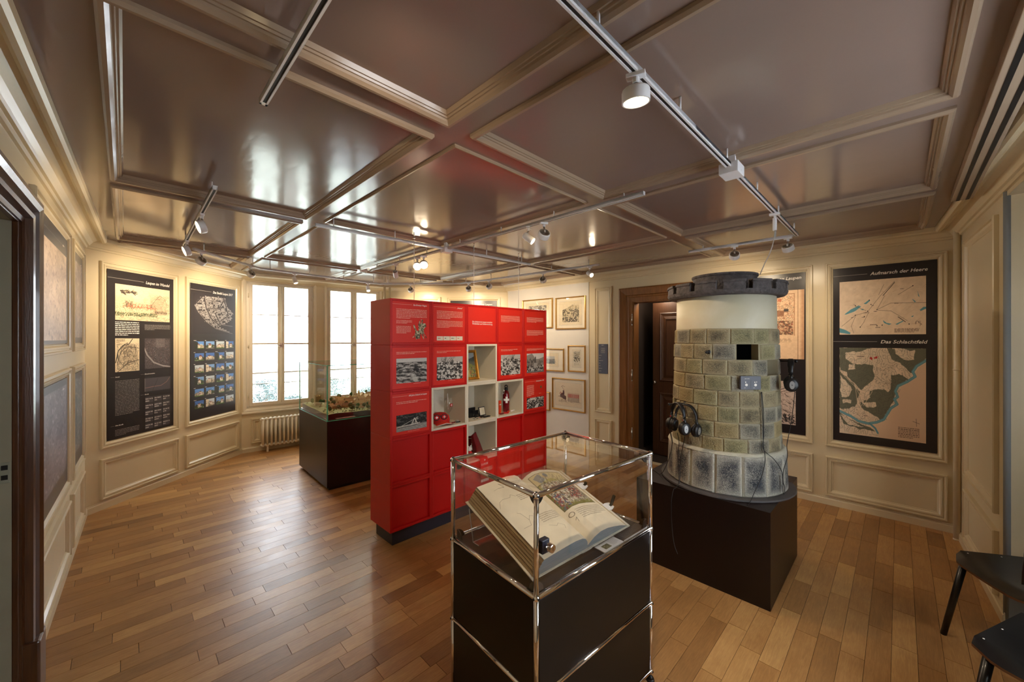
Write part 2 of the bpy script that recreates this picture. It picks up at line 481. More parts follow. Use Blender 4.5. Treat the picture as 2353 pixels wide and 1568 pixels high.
# panel mouldings: upper and lower panels of the wainscot
MP = [(0, 0), (0, .020), (.004, .026), (.013, .026), (.017, .014), (.027, .014), (.030, .020), (.040, .018), (.050, .006), (.056, .005), (.058, 0)]
def panel(w, x0, x1, z0, z1, field=True):
    mb = MB(); mb.frame(x0, z0, x1, z1, MP)
    return mb.build('panel_moulding', WALL, w.o)
UZ = (0.57, 2.335); LZ = (0.09, 0.47)
P2a = (W2.x(228), W2.x(408)); P2b = (W2.x(425), W2.x(547))
for p in (P2a, P2b):
    panel(W2, *p, *UZ); panel(W2, *p, *LZ)
PLa = (WL.x(104) , WL.x(153)); PLb = (WL.x(160), WL.x(187))
PLa = (WL.L - 2.30, PLa[1])
for p in (PLa, PLb):
    panel(WL, *p, 1.51, 2.335); panel(WL, *p, .57, 1.40); panel(WL, *p, .08, .47)
P4a = (W4.x(893), W4.x(1013)); P4b = (W4.x(1027), W4.x(1150))
for p in (P4a, P4b): panel(W4, *p, *UZ); panel(W4, *p, *LZ)
P5a = (W5.x(1368), W5.x(1407)); P5c = (W5.x(1897), W5.x(2177))
P5b = (W5.x(1866) - (P5c[1]-P5c[0]) * .98, W5.x(1868))
for p in (P5a, P5b, P5c): panel(W5, *p, *UZ); panel(W5, *p, *LZ)
x0 = W6.x(2230)
panel(W6, W6.x(2222), W6.x(2296), .57, 2.335); panel(W6, W6.x(2222), W6.x(2296), *LZ)
xa = (W3.x(565), W3.x(721), W3.x(748), W3.x(873))
panel(W3, xa[0] + .06, xa[0] + .20, .12, .47)
# white plaster field with the framed prints
mb = MB(); mb.box(W5.x(1168), -.012, 0.0, W5.x(1354), 0.0, 2.44)
mb.build('plaster_field', PLAS, W5.o, bevel=.003)

# baseboards
def strip(w, x0, x1, name, prof, m=WALL):
    """a moulding running along the wall; prof = (proud, z)"""
    n = len(prof); vs = [(x0, -p, z) for p, z in prof] + [(x1, -p, z) for p, z in prof]
    mb = MB(); mb.add(vs, [(i, i+1, n+i+1, n+i) for i in range(n-1)] + [tuple(range(n))[::-1], tuple(range(n, 2*n))])
    o = mb.build(name, m); o.location = (w.P.x, w.P.y, 0); o.rotation_euler = (0, 0, w.rz); return tag(o, kind='structure')
BP = [(0, 0), (.016, 0), (.016, .055), (.010, .062), (.010, .070), (0, .072)]
strip(WL, door_l[1] + .17, WL.L, 'baseboard_left', BP)
strip(W2, 0, W2.L, 'baseboard_left_far', BP); strip(W3, 0, W3.L, 'baseboard_window', BP); strip(W4, 0, W4.L, 'baseboard_back', BP)
strip(W5, 0, door_b[0] - .18, 'baseboard_right_far', BP); strip(W5, door_b[1] + .16, W5.L, 'baseboard_right_far', BP)
strip(W6, 0, niche[0], 'baseboard_right', BP)

# ceiling: slab, recessed panels with mouldings, beams between them; in the room's own u,v axes (turned 45 degrees)
def to_uv(p): return ((p[0] + p[1]) / math.sqrt(2), (p[1] - p[0]) / math.sqrt(2))
RUV = [to_uv(p) for p in ROOM]
INS = offset(RUV, 0.205)
mb = MB(); mb.prism(offset(RUV, -.16), HC + .045, HC + .16)
ceil_o = tag(mb.build('ceiling', CEIL), kind='structure'); ceil_o.rotation_euler = (0, 0, PI / 4)
US = [-.06, 1.04, 2.25, 3.50, 4.62]; VS = [-.16, 1.42, 3.23, 5.05, 6.25]
HB = .056
CP = [(0, HC), (0, HC - .008), (.006, HC - .013), (.014, HC - .012), (.018, HC - .003), (.022, HC - .003), (.025, HC + .002), (.033, HC + .004), (.040, HC + .012), (.044, HC + .018), (.046, HC + .022)]
CPB = [(0, HC), (0, HC - .012), (.008, HC - .022), (.020, HC - .022), (.030, HC - .012), (.033, HC - .004), (.039, HC - .004), (.042, HC + .003), (.048, HC + .003), (.054, HC + .016), (.057, HC + .022)]
for i in range(4):
    for j in range(4):
        r = [(US[i] + (HB if i else 0), VS[j] + (HB if j else 0)), (US[i+1] - (HB if i < 3 else 0), VS[j] + (HB if j else 0)),
             (US[i+1] - (HB if i < 3 else 0), VS[j+1] - (HB if j < 3 else 0)), (US[i] + (HB if i else 0), VS[j+1] - (HB if j < 3 else 0))]
        r = dedupe(clip_poly(r, INS))
        if len(r) < 3 or area(r) < .06: continue
        mb = MB(); mb.prism(offset(r, .035), HC + .018, HC + .050)
        pn = mb.build('ceiling_panel', CEIL, ceil_o, fix=True)
        mb = MB(); mb.pframe(r, CPB if i == 0 or j == 0 else CP); mb.build('panel_moulding', CEILB, pn, smooth=False)
def beam(poly):
    poly = dedupe(clip_poly(poly, INS))
    if len(poly) > 2 and area(poly) > .002:
        mb = MB(); mb.prism(poly, HC, HC + .046); mb.build('ceiling_beam', CEIL, ceil_o)
for q in ([(-1.5, -1.5), (US[0], -1.5), (US[0], 8), (-1.5, 8)], [(US[4], -1.5), (7, -1.5), (7, 8), (US[4], 8)], [(US[0], -1.5), (US[4], -1.5), (US[4], VS[0]), (US[0], VS[0])], [(US[0], VS[4]), (US[4], VS[4]), (US[4], 8), (US[0], 8)]): beam(q)
for i in (1, 2, 3): beam([(US[i]-HB, VS[0]), (US[i]+HB, VS[0]), (US[i]+HB, VS[4]), (US[i]-HB, VS[4])])
for j in (1, 2, 3):
    for i in range(4):
        a = US[i] + (HB if i else 0); b = US[i+1] - (HB if i < 3 else 0)
        beam([(a, VS[j]-HB), (b, VS[j]-HB), (b, VS[j]+HB), (a, VS[j]+HB)])
n = len(RUV)
for i in range(n):
    a, b, c, d = RUV[i], RUV[(i+1) % n], INS[(i+1) % n], INS[i]
    mb = MB(); mb.prism([a, b, c, d], HC, HC + .046); mb.build('ceiling_border', CEIL, ceil_o)
# crown moulding right round the room
prof = [(0, 2.425), (.012, 2.428), (.018, 2.444), (.030, 2.448), (.036, 2.458), (.052, 2.480), (.078, 2.498), (.098, 2.502), (.100, 2.486), (.112, 2.478), (.128, 2.478), (.140, 2.488), (.142, HC + .002)]
for i in range(n):
    nm = ['left', 'right', 'right_far', 'back', 'window', 'left_far'][i]
    vs = []
    for dd, z in prof:
        q = offset(ROOM, dd); vs += [(*q[i], z), (*q[(i+1) % n], z)]
    mb = MB(); mb.add(vs, [(2*k, 2*k+1, 2*k+3, 2*k+2) for k in range(len(prof)-1)])
    tag(mb.build('trim_crown_' + nm, WALL), kind='structure')

# floor: oak strips laid along u, each board with its own edges
def plank_material():
    m = bpy.data.materials.new('oiled_oak_boards'); m.use_nodes = True
    nt = m.node_tree; N = nt.nodes; Lk = nt.links; b = N['Principled BSDF']
    at = N.new('ShaderNodeAttribute'); at.attribute_name = 'Col'; sp = N.new('ShaderNodeSeparateColor'); Lk.new(at.outputs['Color'], sp.inputs[0])
    uvn = N.new('ShaderNodeUVMap'); uvn.uv_map = 'UVMap'
    mp = N.new('ShaderNodeMapping'); mp.inputs['Scale'].default_value = (2.2, 26, 1); Lk.new(uvn.outputs[0], mp.inputs[0])
    n1 = N.new('ShaderNodeTexNoise'); n1.inputs['Scale'].default_value = 3.0; n1.inputs['Detail'].default_value = 7; n1.inputs['Distortion'].default_value = 1.6
    Lk.new(mp.outputs[0], n1.inputs[0])
    mp2 = N.new('ShaderNodeMapping'); mp2.inputs['Scale'].default_value = (30, 420, 1); Lk.new(uvn.outputs[0], mp2.inputs[0])
    n2 = N.new('ShaderNodeTexNoise'); n2.inputs['Scale'].default_value = 1.0; n2.inputs['Detail'].default_value = 3; Lk.new(mp2.outputs[0], n2.inputs[0])
    n3 = N.new('ShaderNodeTexNoise'); n3.inputs['Scale'].default_value = 7.0; n3.inputs['Detail'].default_value = 4; Lk.new(uvn.outputs[0], n3.inputs[0])
    rp = N.new('ShaderNodeValToRGB'); e = rp.color_ramp.elements
    e[0].position = 0.0; e[0].color = L4((126, 88, 50)); e[1].position = 1.0; e[1].color = L4((212, 168, 108))
    k = rp.color_ramp.elements.new(.5); k.color = L4((172, 126, 76))
    def mth(op, a, bb):
        q = N.new('ShaderNodeMath'); q.operation = op
        for i, v in enumerate((a, bb)):
            if isinstance(v, (int, float)): q.inputs[i].default_value = v
            else: Lk.new(v, q.inputs[i])
        return q.outputs[0]
    s1 = mth('MULTIPLY', n1.outputs[0], .55); s2 = mth('MULTIPLY', n2.outputs[0], .30); s3 = mth('MULTIPLY', n3.outputs[0], .45)
    s = mth('ADD', mth('ADD', s1, s2), s3); s = mth('SUBTRACT', s, .62); s = mth('ADD', s, sp.outputs[0])
    Lk.new(s, rp.inputs[0]); Lk.new(rp.outputs[0], b.inputs['Base Color'])
    b.inputs['Roughness'].default_value = .36
    r2 = mth('ADD', mth('MULTIPLY', n3.outputs[0], .22), .25); Lk.new(r2, b.inputs['Roughness'])
    b.inputs['Specular IOR Level'].default_value = .5
    bp = N.new('ShaderNodeBump'); bp.inputs['Strength'].default_value = .25; bp.inputs['Distance'].default_value = .002
    Lk.new(s1, bp.inputs['Height']); Lk.new(bp.outputs[0], b.inputs['Normal'])
    return m
OAK = plank_material()
mb = MB(); mb.prism(offset(RUV, -.14), -.05, -.014)
floor_o = tag(mb.build('floor', mat('dark_subfloor', (38, 26, 18), rough=.8)), kind='structure'); floor_o.rotation_euler = (0, 0, PI/4)
rng = random.Random(11); boards = []; bw = .0935
v = -1.0
RF = RUV
while v < 6.7:
    u = -1.4 + rng.uniform(0, .5)
    while u < 5.2:
        l = rng.uniform(.34, .62) if rng.random() < .8 else rng.uniform(.25, .9)
        g = .0007
        p = dedupe(clip_poly([(u+g, v+g), (u+l-g, v+g), (u+l-g, v+bw-g), (u+g, v+bw-g)], RF))
        if len(p) > 2 and area(p) > .0008:
            cx = u + l/2; cy = v + bw/2; w = uv(cx, cy)
            vis = 0
            if w.y > .15:
                px = CX + F*w.x/w.y; py = HY + F*EYE/w.y
                if -60 < px < 2420 and py < 1640: vis = area(p) / w.y**3
            boards.append((vis, p, min(.95, max(.05, rng.gauss(.48, .17))), rng.random(), u, v))
        u += l
    v += bw
boards.sort(key=lambda b: -b[0])
def plank_mesh(lst, nm):
    mb = MB(); tint = []; uvs = []
    for _, p, t, r, u0, v0 in lst:
        f0 = len(mb.f); mb.prism(p, -.014, 0.0, inset=.0005 if len(p) == 4 else 0)
        for f in mb.f[f0:]:
            for i in f: tint.append((t, r, 0, 1)); uvs.append((mb.v[i][0] + r*37, mb.v[i][1] + r*53))
    me = mb.mesh(nm, OAK)
    ca = me.color_attributes.new('Col', 'FLOAT_COLOR', 'CORNER'); ca.data.foreach_set('color', np.array(tint, np.float32).ravel())
    ul = me.uv_layers.new(name='UVMap'); ul.data.foreach_set('uv', np.array(uvs, np.float32).ravel())
    return me
for b in boards[:300]: link('plank', plank_mesh([b], 'plank'), floor_o)
tag(link('far_planks', plank_mesh(boards[300:], 'far_planks'), floor_o), kind='stuff')

# ------------------------------------------------------------------ windows
def window(nm, x0, x1, z0, z1, pxs, w, rail=True):
    root = MB()
    root.box(x0, .015, z0, x0+.045, .10, z1).box(x1-.045, .015, z0, x1, .10, z1).box(x0, .015, z1-.045, x1, .10, z1).box(x0, .015, z0, x1, .10, z0+.05)
    o = root.build(nm, WFRAME, bevel=.003); o.location = (w.P.x, w.P.y, 0); o.rotation_euler = (0, 0, w.rz); tag(o, kind='structure')
    mb = MB(); mb.frame(x0-.035, z0-.03, x1+.035, z1+.035, [(0, 0), (0, .012), (.012, .018), (.03, .012), (.04, .004), (.045, -.02)]); mb.build('window_casing', WFRAME, o)
    mid = (pxs[1] + pxs[2]) / 2; iz0, iz1 = z0 + .045, z1 - .045
    for a, b, ga, gb in ((x0+.04, mid - .003, pxs[0], pxs[1]), (mid + .003, x1-.04, pxs[2], pxs[3])):
        c = MB(); gz0, gz1 = z0 + .095, z1 - .05
        c.box(a, .0, iz0, ga, .05, iz1).box(gb, .0, iz0, b, .05, iz1).box(ga, .0, iz0, gb, .05, gz0).box(ga, .0, gz1, gb, .05, iz1)
        co = c.build('casement', WFRAME, o, bevel=.003)
        g = MB(); q = (gz1 - gz0) / 4
        for k in range(4):
            g.v = []; g.f = []; g.box(ga-.004, .022, gz0 + q*k, gb+.004, .027, gz0 + q*(k+1)); g.build('pane', GLASS, co)
        for k in (1, 2, 3):
            t = .012 if k == 2 else .006
            g = MB(); g.box(ga, .010, gz0 + q*k - t, gb, .040, gz0 + q*k + t); g.build('glazing_bar', WFRAME, co)
    mb = MB(); mb.box(mid-.022, -.016, iz0, mid+.022, 0.0, iz1); mb.build('meeting_post', WFRAME, o, bevel=.004)
    mb = MB(); mb.cyl((mid, -.030, z0+.08), (mid, -.030, z1-.06), .006, 8); mb.build('bolt_rod', WFRAME, o, smooth=True)
    mb = MB(); zc = (z0+z1)/2; mb.box(mid-.018, -.034, zc-.03, mid+.018, -.016, zc+.03).cyl((mid, -.034, zc), (mid, -.055, zc), .006, 8).tube([(mid, -.055, zc), (mid-.03, -.058, zc-.006), (mid-.055, -.055, zc)], .007, 8)
    mb.build('window_handle', STEEL, o, smooth=False)
    for zz in (z0+.2, (z0+z1)/2, z1-.2):
        for xx in (x0+.03, x1-.03):
            mb = MB(); mb.cyl((xx, -.004, zz-.03), (xx, -.004, zz+.03), .007, 8); mb.build('hinge', WFRAME, o, smooth=True)
    mb = MB(); mb.box(x0-.05, -.035, z0-.055, x1+.05, .015, z0-.03); mb.build('window_sill', WFRAME, o, bevel=.006)
    for zz in (.93, 1.085):
        mb = MB(); mb.box(x0-.02, .30, zz-.008, x1+.02, .33, zz+.008); mb.build('outside_rail', STEEL, o)
    return o
GW = [(W3.x(581), W3.x(638), W3.x(654), W3.x(708)), (W3.x(760), W3.x(806), W3.x(820), W3.x(864))]
window('window_1', *win[0], GW[0], W3); window('window_2', *win[1], GW[1], W3)
# outside reveals of the window wall are the thick wall itself; ground, shrubs and trees far below
mb = MB(); N_ = 40
vs = [(-90 + 180*i/N_, 8.5 + 110*j/N_, -9 + .6*math.sin(i*.9)*math.cos(j*.7)) for j in range(N_+1) for i in range(N_+1)]
mb.add(vs, [(j*(N_+1)+i, j*(N_+1)+i+1, (j+1)*(N_+1)+i+1, (j+1)*(N_+1)+i) for j in range(N_) for i in range(N_)])
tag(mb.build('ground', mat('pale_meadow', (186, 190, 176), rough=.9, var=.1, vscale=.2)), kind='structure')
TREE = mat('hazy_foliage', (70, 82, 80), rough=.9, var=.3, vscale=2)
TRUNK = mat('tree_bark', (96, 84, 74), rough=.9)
def tree(x, y, z, r, lab, seed):
    random.seed(seed); o = empty('tree', (x, y, -8.8), 0, lab, 'tree', 'trees beyond the windows')
    mb = MB()
    for _ in range(150):
        t = random.uniform(0, 2*PI); q = r * random.random()**.5; h = random.uniform(-.9, .9)
        c0 = Vector((q*math.cos(t)*(1-h*h*.5), q*math.sin(t)*(1-h*h*.5), z + 8.8 - r + h*r))
        for _k in range(22):
            p0 = c0 + Vector([random.gauss(0, .11*r) for _a in range(3)]); u0 = Vector([random.gauss(0, 1) for _a in range(3)]).normalized(); w0 = u0.orthogonal().normalized(); s0 = random.uniform(.025, .06)
            mb.add([p0-u0*s0, p0+w0*s0, p0+u0*s0, p0-w0*s0], [(0, 1, 2, 3)])
    mb.build('crown', TREE, o)
    mb = MB(); mb.cyl((0, 0, 0), (0, 0, z+8.8-r), .28, 8, .18); mb.build('trunk', TRUNK, o, smooth=True)
tree(-19.6, 31, -1.6, 1.15, 'round hazy tree low in the left casement of the left window', 1)
tree(-12.9, 22.5, -1.7, .75, 'smaller hazy tree seen through the right casement of the left window', 2)
tree(-16.4, 36, -1.9, 1.5, 'hazy tree seen through the left casement of the right window', 3)
tree(-11.0, 30, -2.1, 1.0, 'hazy tree behind the model town, right casement of the right window', 4)
tree(-15.2, 27, -2.6, .6, 'low hazy tree at the bottom left of the right casement, left window', 5)
random.seed(7)

# ------------------------------------------------------------------ doorways
def casing(o, x0, x1, zt, w, prof, m):
    """three-sided mitred door casing; opening x0..x1, top zt; prof = (distance out from the opening, proud)"""
    rings = [[(x0-d, -p, 0), (x0-d, -p, zt+d), (x1+d, -p, zt+d), (x1+d, -p, 0)] for d, p in prof]
    vs = [q for r in rings for q in r]; fs = []
    for i in range(len(prof)-1):
        for k in range(3): fs.append((i*4+k, i*4+k+1, (i+1)*4+k+1, (i+1)*4+k))
    for k in (0, 3): fs.append(tuple(i*4+k for i in range(len(prof))))
    mb = MB(); mb.add(vs, fs); return mb.build('casing', m, o, fix=True)
# back door
o = MB(); x0, x1, _, zt = door_b
o.box(x0-.001, -.012, 0, x0+.035, .13, zt).box(x1-.035, -.012, 0, x1+.001, .13, zt).box(x0, -.012, zt-.035, x1, .13, zt)
d1 = tag(o.build('door_1', CASEW, bevel=.004), kind='structure'); d1.location = (C4[0], C4[1], 0); d1.rotation_euler = (0, 0, W5.rz)
casing(d1, x0+.02, x1-.02, zt-.02, .17, [(0, 0), (0, .022), (.05, .026), (.062, .034), (.075, .034), (.085, .05), (.14, .06), (.165, .066), (.18, .06), (.185, .0)], CASEW)
for zz in (.35, 1.12, 1.86):
    mb = MB(); mb.cyl((x0+.012, -.022, zz-.06), (x0+.012, -.022, zz+.06), .009, 10).blob((x0+.012, -.022, zz+.07), .010, 8, 5).blob((x0+.012, -.022, zz-.07), .010, 8, 5)
    mb.build('hinge', STEEL, d1, smooth=True)
# corridor behind it
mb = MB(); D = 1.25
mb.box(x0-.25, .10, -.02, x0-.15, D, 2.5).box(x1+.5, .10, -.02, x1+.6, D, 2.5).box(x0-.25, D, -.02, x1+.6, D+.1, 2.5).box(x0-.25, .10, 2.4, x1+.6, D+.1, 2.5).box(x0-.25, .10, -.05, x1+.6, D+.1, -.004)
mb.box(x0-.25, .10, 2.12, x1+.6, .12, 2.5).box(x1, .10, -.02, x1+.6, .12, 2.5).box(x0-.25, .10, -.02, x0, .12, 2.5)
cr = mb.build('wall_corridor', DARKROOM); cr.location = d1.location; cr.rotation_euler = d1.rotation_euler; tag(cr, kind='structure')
# open door leaf standing in the passage
def leaf(o, w, h, m, panels, t=.045):
    lf = MB(); lf.box(0, 0, 0, w, t, h); b = lf.build('door_leaf', m, o, bevel=.004)
    for z0, z1 in panels:
        for s in (0,):
            mb = MB(); mb.frame(.10, z0, w-.10, z1, [(0, 0), (0, .010), (.012, .016), (.026, .008), (.034, .008), (.05, .002), (.09, .012), (.0901, .0)]); mb.build('leaf_panel', m, b)
    return b
lp = W5.M @ Vector((2.425, .44, .004))
lr = empty('open_door', lp, W5.rz, 'dark oak panelled door leaf standing inside the dark back doorway', 'door')
lf = leaf(lr, .88, 2.10, BROWN2, ((.18, .86), (1.02, 1.96)))
mb = MB(); mb.blob((.05, -.05, 1.0), .024, 12, 8).cyl((.05, 0, 1.0), (.05, -.05, 1.0), .009, 10); mb.build('door_knob', STEEL, lf, smooth=True)

ld = bpy.data.lights.new('corridor_fill', 'POINT'); ld.energy = 9; ld.color = (1, .8, .6); ld.shadow_soft_size = .08  # added fill light so the door leaf shows in the dark corridor
lo = bpy.data.objects.new('corridor_fill', ld); COL.objects.link(lo); lo.location = W5.M @ Vector((door_b[0] + .25, .28, 2.2))
# left doorway with its thick brown casing
x0, x1, _, zt = door_l
o = MB(); o.box(x1-.012, -.004, 0, x1+.004, .016, zt).box(x0-.004, -.004, 0, x0+.012, .016, zt).box(x0, -.004, zt-.012, x1, .016, zt)
d2 = tag(o.build('door_2', BROWN, bevel=.003), kind='structure'); d2.location = (K[0], K[1], 0); d2.rotation_euler = (0, 0, WL.rz)
casing(d2, x0+.008, x1-.008, zt-.008, .18, [(0, 0), (0, .012), (.02, .016), (.024, .040), (.040, .044), (.046, .030), (.058, .030), (.066, .052), (.085, .062), (.105, .060), (.122, .048), (.132, .036), (.138, .0)], BROWN)
mb = MB(); mb.box(x1-.004, -.062, 0, x1+.134, 0, .26); mb.build('casing_plinth', BROWN, d2, bevel=.008)
# painted reveal of the thick wall with the strike plate
mb = MB(); R_ = .55
mb.box(x1-.010, .016, 0, x1+.06, R_, 2.3).box(x0-.06, .016, 0, x0+.01, R_, 2.3).box(x0-.06, .016, zt-.010, x1+.06, R_, zt+.2).box(x0-.06, R_, -.02, x1+.06, R_+.05, 2.3).box(x0-.06, .05, -.03, x1+.06, R_, -.003)  # includes an unseen back panel added to shut out the sky
rv = tag(mb.build('wall_door_reveal', JAMB), kind='structure'); rv.location = d2.location; rv.rotation_euler = d2.rotation_euler
mb = MB(); mb.box(x1-.0115, .020, .985, x1-.0095, .050, 1.075)
sp = mb.build('strike_plate', mat('painted_strike_plate', (150, 150, 132), rough=.4), d2, bevel=.001)
for z0 in (1.0, 1.042):
    mb = MB(); mb.box(x1-.0125, .026, z0, x1-.0112, .044, z0+.020); mb.build('latch_hole', SLOT, sp)

# window niche in the right wall (the window itself lies outside the photograph)
x0, x1, _, zt = niche
mb = MB(); ND = .62
r0 = .05
pts = [(x0, .0)] ; arc = [(x0 + r0 - r0*math.cos(t), r0 - r0*math.sin(t)) for t in (0,)]
mb.box(x0-.10, .118, 0, x0, ND, 2.7).box(x1, .118, 0, x1+.1, ND, 2.7).box(x0-.1, .118, zt, x1+.1, ND, zt+.2).box(x0-.1, .0, -.05, x1+.1, ND, -.004)
nw = tag(mb.build('wall_niche', GREY), kind='structure'); nw.location = (C5[0], C5[1], 0); nw.rotation_euler = (0, 0, W6.rz)
mb = MB(); mb.cyl((x0-.012, .004, 0), (x0-.012, .004, 2.425), .016, 12); mb.build('corner_bead', GREY, nw, smooth=True)
mb = MB(); mb.box(x0-.004, .005, 0, x0+.006, ND, .40); mb.build('niche_dado', GREY, nw, bevel=.003)
Wn = Wall('wall_niche_window', (W6.M @ Vector((x0, ND, 0))).to_2d(), (W6.M @ Vector((x1, ND, 0))).to_2d())
wl = Wn.L; nwin = (wl/2-.55, wl/2+.55, .75, 2.2)
Wn.build([nwin], GREY, th=.10, ext=.1)
gx = (nwin[0]+.08, wl/2-.04, wl/2+.04, nwin[1]-.08)
window('window_3', *nwin, gx, Wn)

# ------------------------------------------------------------------ ceiling tracks and lamps
ZT = 2.455
TRACKS = []
def track(pts, label, stems=True, z=ZT, slot=True):
    """white power track; pts in room u,v or plain x,y"""
    p = [Vector((a, b, 0)) for a, b in pts]
    o = empty('light_track', (p[0].x, p[0].y, z), 0, label, 'light track'); 
    rail = MB(); sl = MB(); st = []
    for a, b in zip(p[:-1], p[1:]):
        TRACKS.append((a.copy(), b.copy()))
        a, b = a - p[0], b - p[0]; d = b - a; L = d.length; M = Matrix.Translation(a) @ Matrix.Rotation(math.atan2(d.y, d.x), 4, 'Z')
        rail.box(-.0125, -.0125, 0, L+.0125, -.006, .022, M).box(-.0125, .006, 0, L+.0125, .0125, .022, M).box(-.0125, -.0125, .008, L+.0125, .0125, .022, M)
        rail.box(-.0125, -.0125, 0, .0, .0125, .010, M).box(L, -.0125, 0, L+.0125, .0125, .010, M)
        sl.box(.002, -.0058, .004, L-.002, .0058, .0078, M)
        k = max(2, int(L / .55) + 1)
        for i in range(k):
            x = .12 + (L - .24) * i / (k-1); st.append(M @ Vector((x, 0, .022)))
    r = rail.build('rail', WHITE, o); sl.build('slot', SLOT, o)
    hm = MB().cyl((0, 0, 0), (0, 0, HC+.022-z-.022), .005, 8).mesh('hanger', WHITE, True)
    for q in st: link('hanger', hm, o).location = q
    return o
def xy(u, v): w = uv(u, v); return (w.x, w.y)
T1 = (xy(.25, .60), xy(3.94, .60)); T2 = (xy(3.95, .63), xy(3.95, 1.46))
track(T1, 'longest white light track, running from top centre to above the model tower')
track(T2, 'short white light track across the end of the long one, above the tower')
track((xy(.357, -.1), xy(.357, 1.63)), 'white light track at top left of the ceiling, ending with a dark slot')
track((xy(.365, 2.77), xy(.385, 4.62)), 'white light track at the left carrying two lit spots')
track((xy(2.175, 1.08), xy(2.175, 4.62)), 'white light track hanging over the red shelf wall, pointing at the windows')
track((xy(1.03, 3.12), xy(3.30, 3.02)), 'white light track crossing the ceiling behind the hanging wires')
track(((-3.05, 3.72), (-3.08, 4.72), (-2.06, 6.06), (-.80, 6.02), (1.0, 4.50)), 'bent white light track following the far walls and windows')
# connector boxes and smoke detector
def conn(u, v, s, lab, h=.05):
    w = uv(u, v, ZT - .012); o = empty('track_connector', w, PI/4, lab, 'connector')
    mb = MB(); mb.box(-s, -s*.8, -h*.35, s, s*.8, h*.72); mb.build('housing', WHITE, o, bevel=.003)
    mb = MB(); mb.cyl((0, -s*.8-.001, .0), (0, -s*.8+.002, .0), .004, 8).box(-s*.4, -s*.4, h*.72, s*.4, s*.4, HC - ZT + .014); mb.build('mount', WHITE, o)
conn(2.17, .60, .055, 'white feed box on the long light track near the top right')
conn(2.175, 3.06, .045, 'white junction box where two light tracks cross behind the wires')
o = empty('smoke_detector', uv(2.25, 5.05, HC - .032), 0, 'small white smoke detector on a ceiling beam near the windows', 'smoke detector')
mb = MB(); mb.lathe([(0, 0), (.035, 0), (.048, .012), (.052, .032)], 24); mb.build('housing', WHITE, o, smooth=True)
mb = MB()
for k in range(10):
    t = k*PI/5; mb.box(-.004, -.004, -.004, .004, .004, .004, Matrix.Translation((.030*math.cos(t), .030*math.sin(t), .001)) @ Matrix.Rotation(t, 4, 'Z'))
mb.build('vent_slots', SLOT, o)
# dark curtain rail above the right wall
o = empty('curtain_rail', uv(.1, -.275, HC - .055), PI/4, 'white double curtain rail with dark grooves under the ceiling along the right wall', 'curtain rail')
mb = MB(); mb.box(0, -.045, 0, 3.58, .045, .055); mb.build('rail', CEILB, o, bevel=.002)
for y in (-.022, .018):
    mb = MB(); mb.box(0, y-.008, -.0015, 3.58, y+.008, .004); mb.build('groove', SLOT, o)

def lamp(px, py, z, kind, aim, label, lit=False, power=38, col=(1.0, .80, .55), ang=112, blend=1.0, base=None, drop=.07):
    """track head at the place seen at (px, py); kind drum or can; aimed at a point of the room"""
    c = base if base is not None else point(px, py, z)
    best = None
    for a_, b_ in TRACKS:
        d_ = b_ - a_; t_ = max(.02, min(.98, (Vector((c.x, c.y, 0)) - a_).dot(d_) / d_.length_squared)); q_ = a_ + d_*t_
        e_ = (q_ - Vector((c.x, c.y, 0))).length
        if best is None or e_ < best[0]: best = (e_, q_)
    if best[0] < .3: c = Vector((best[1].x, best[1].y, c.z))
    o = empty('track_spotlight', (c.x, c.y, ZT), 0, label, 'spotlight', 'track spotlights under the ceiling')
    d = (Vector(aim) - c).normalized(); h = c.z - ZT
    Q = d.to_track_quat('Z', 'Y').to_matrix().to_4x4()
    mb = MB(); mb.box(-.013, -.030, -.012, .013, .030, .002, Matrix.Rotation(math.atan2(d.y, d.x), 4, 'Z')).cyl((0, 0, -.012), (0, 0, -.03), .011, 12)
    mb.build('adapter', WHITE, o, bevel=.002)
    r, l = (.044, .042) if kind == 'drum' else (.027, .088)
    back = Vector((0, 0, h)) - d * (l * (.5 if kind == 'drum' else .35))
    mb = MB(); mb.cyl((0, 0, -.03), back, .0065, 8); mb.build('stem', STEEL, o, smooth=True)
    Mh = Matrix.Translation(Vector((0, 0, h)) - d * l/2) @ Q
    mb = MB(); mb.lathe([(r*.86, .0), (r*.95, .003), (r, .009), (r, l), (r*.90, l), (r*.90, l-.006)], 28, Mh)
    hd = mb.build('head', WHITE, o, smooth=True)
    hd.modifiers.new('edge', 'EDGE_SPLIT').split_angle = .6
    mb = MB()
    for k in range(5 if kind == 'drum' else 2):
        q = r*.86*(1 - k*.19) if kind == 'drum' else r*.86*(1-k*.4); mb.lathe([(q, 0), (q-.0028, 0), (q-.0028, .004), (q, .004), (q, 0)], 20, Mh)
    mb.lathe([(0, .0055), (r*.9, .0055)], 20, Mh)
    mb.build('cooling_fins', STEEL, hd)
    mb = MB(); mb.lathe([(0, l-.004), (r*.90, l-.004)], 24, Mh)
    mb.build('lens', LENS, o)
    ld = bpy.data.lights.new('spot', 'SPOT'); ld.energy = power * LAMP; ld.color = col; ld.spot_size = math.radians(ang); ld.spot_blend = blend; ld.shadow_soft_size = .03
    lo = bpy.data.objects.new('spot_beam', ld); COL.objects.link(lo); lo.parent = o
    lo.matrix_parent_inverse = Matrix.Identity(4)
    lo.matrix_local = Matrix.Translation(Vector((0, 0, h)) + d * (l/2 + .004)) @ (-d).to_track_quat('Z', 'Y').to_matrix().to_4x4()
    return o
ZL = ZT - .085
lamp(1478, 212, 2.385, 'drum', (.55, 1.55, 0.0), 'large lit drum spotlight at top right, nearest the camera', True, 22)
lamp(455, 520, ZL, 'drum', (-2.82, 1.87, 1.95), 'lit drum spotlight on the left track, nearer of the two', True, 8)
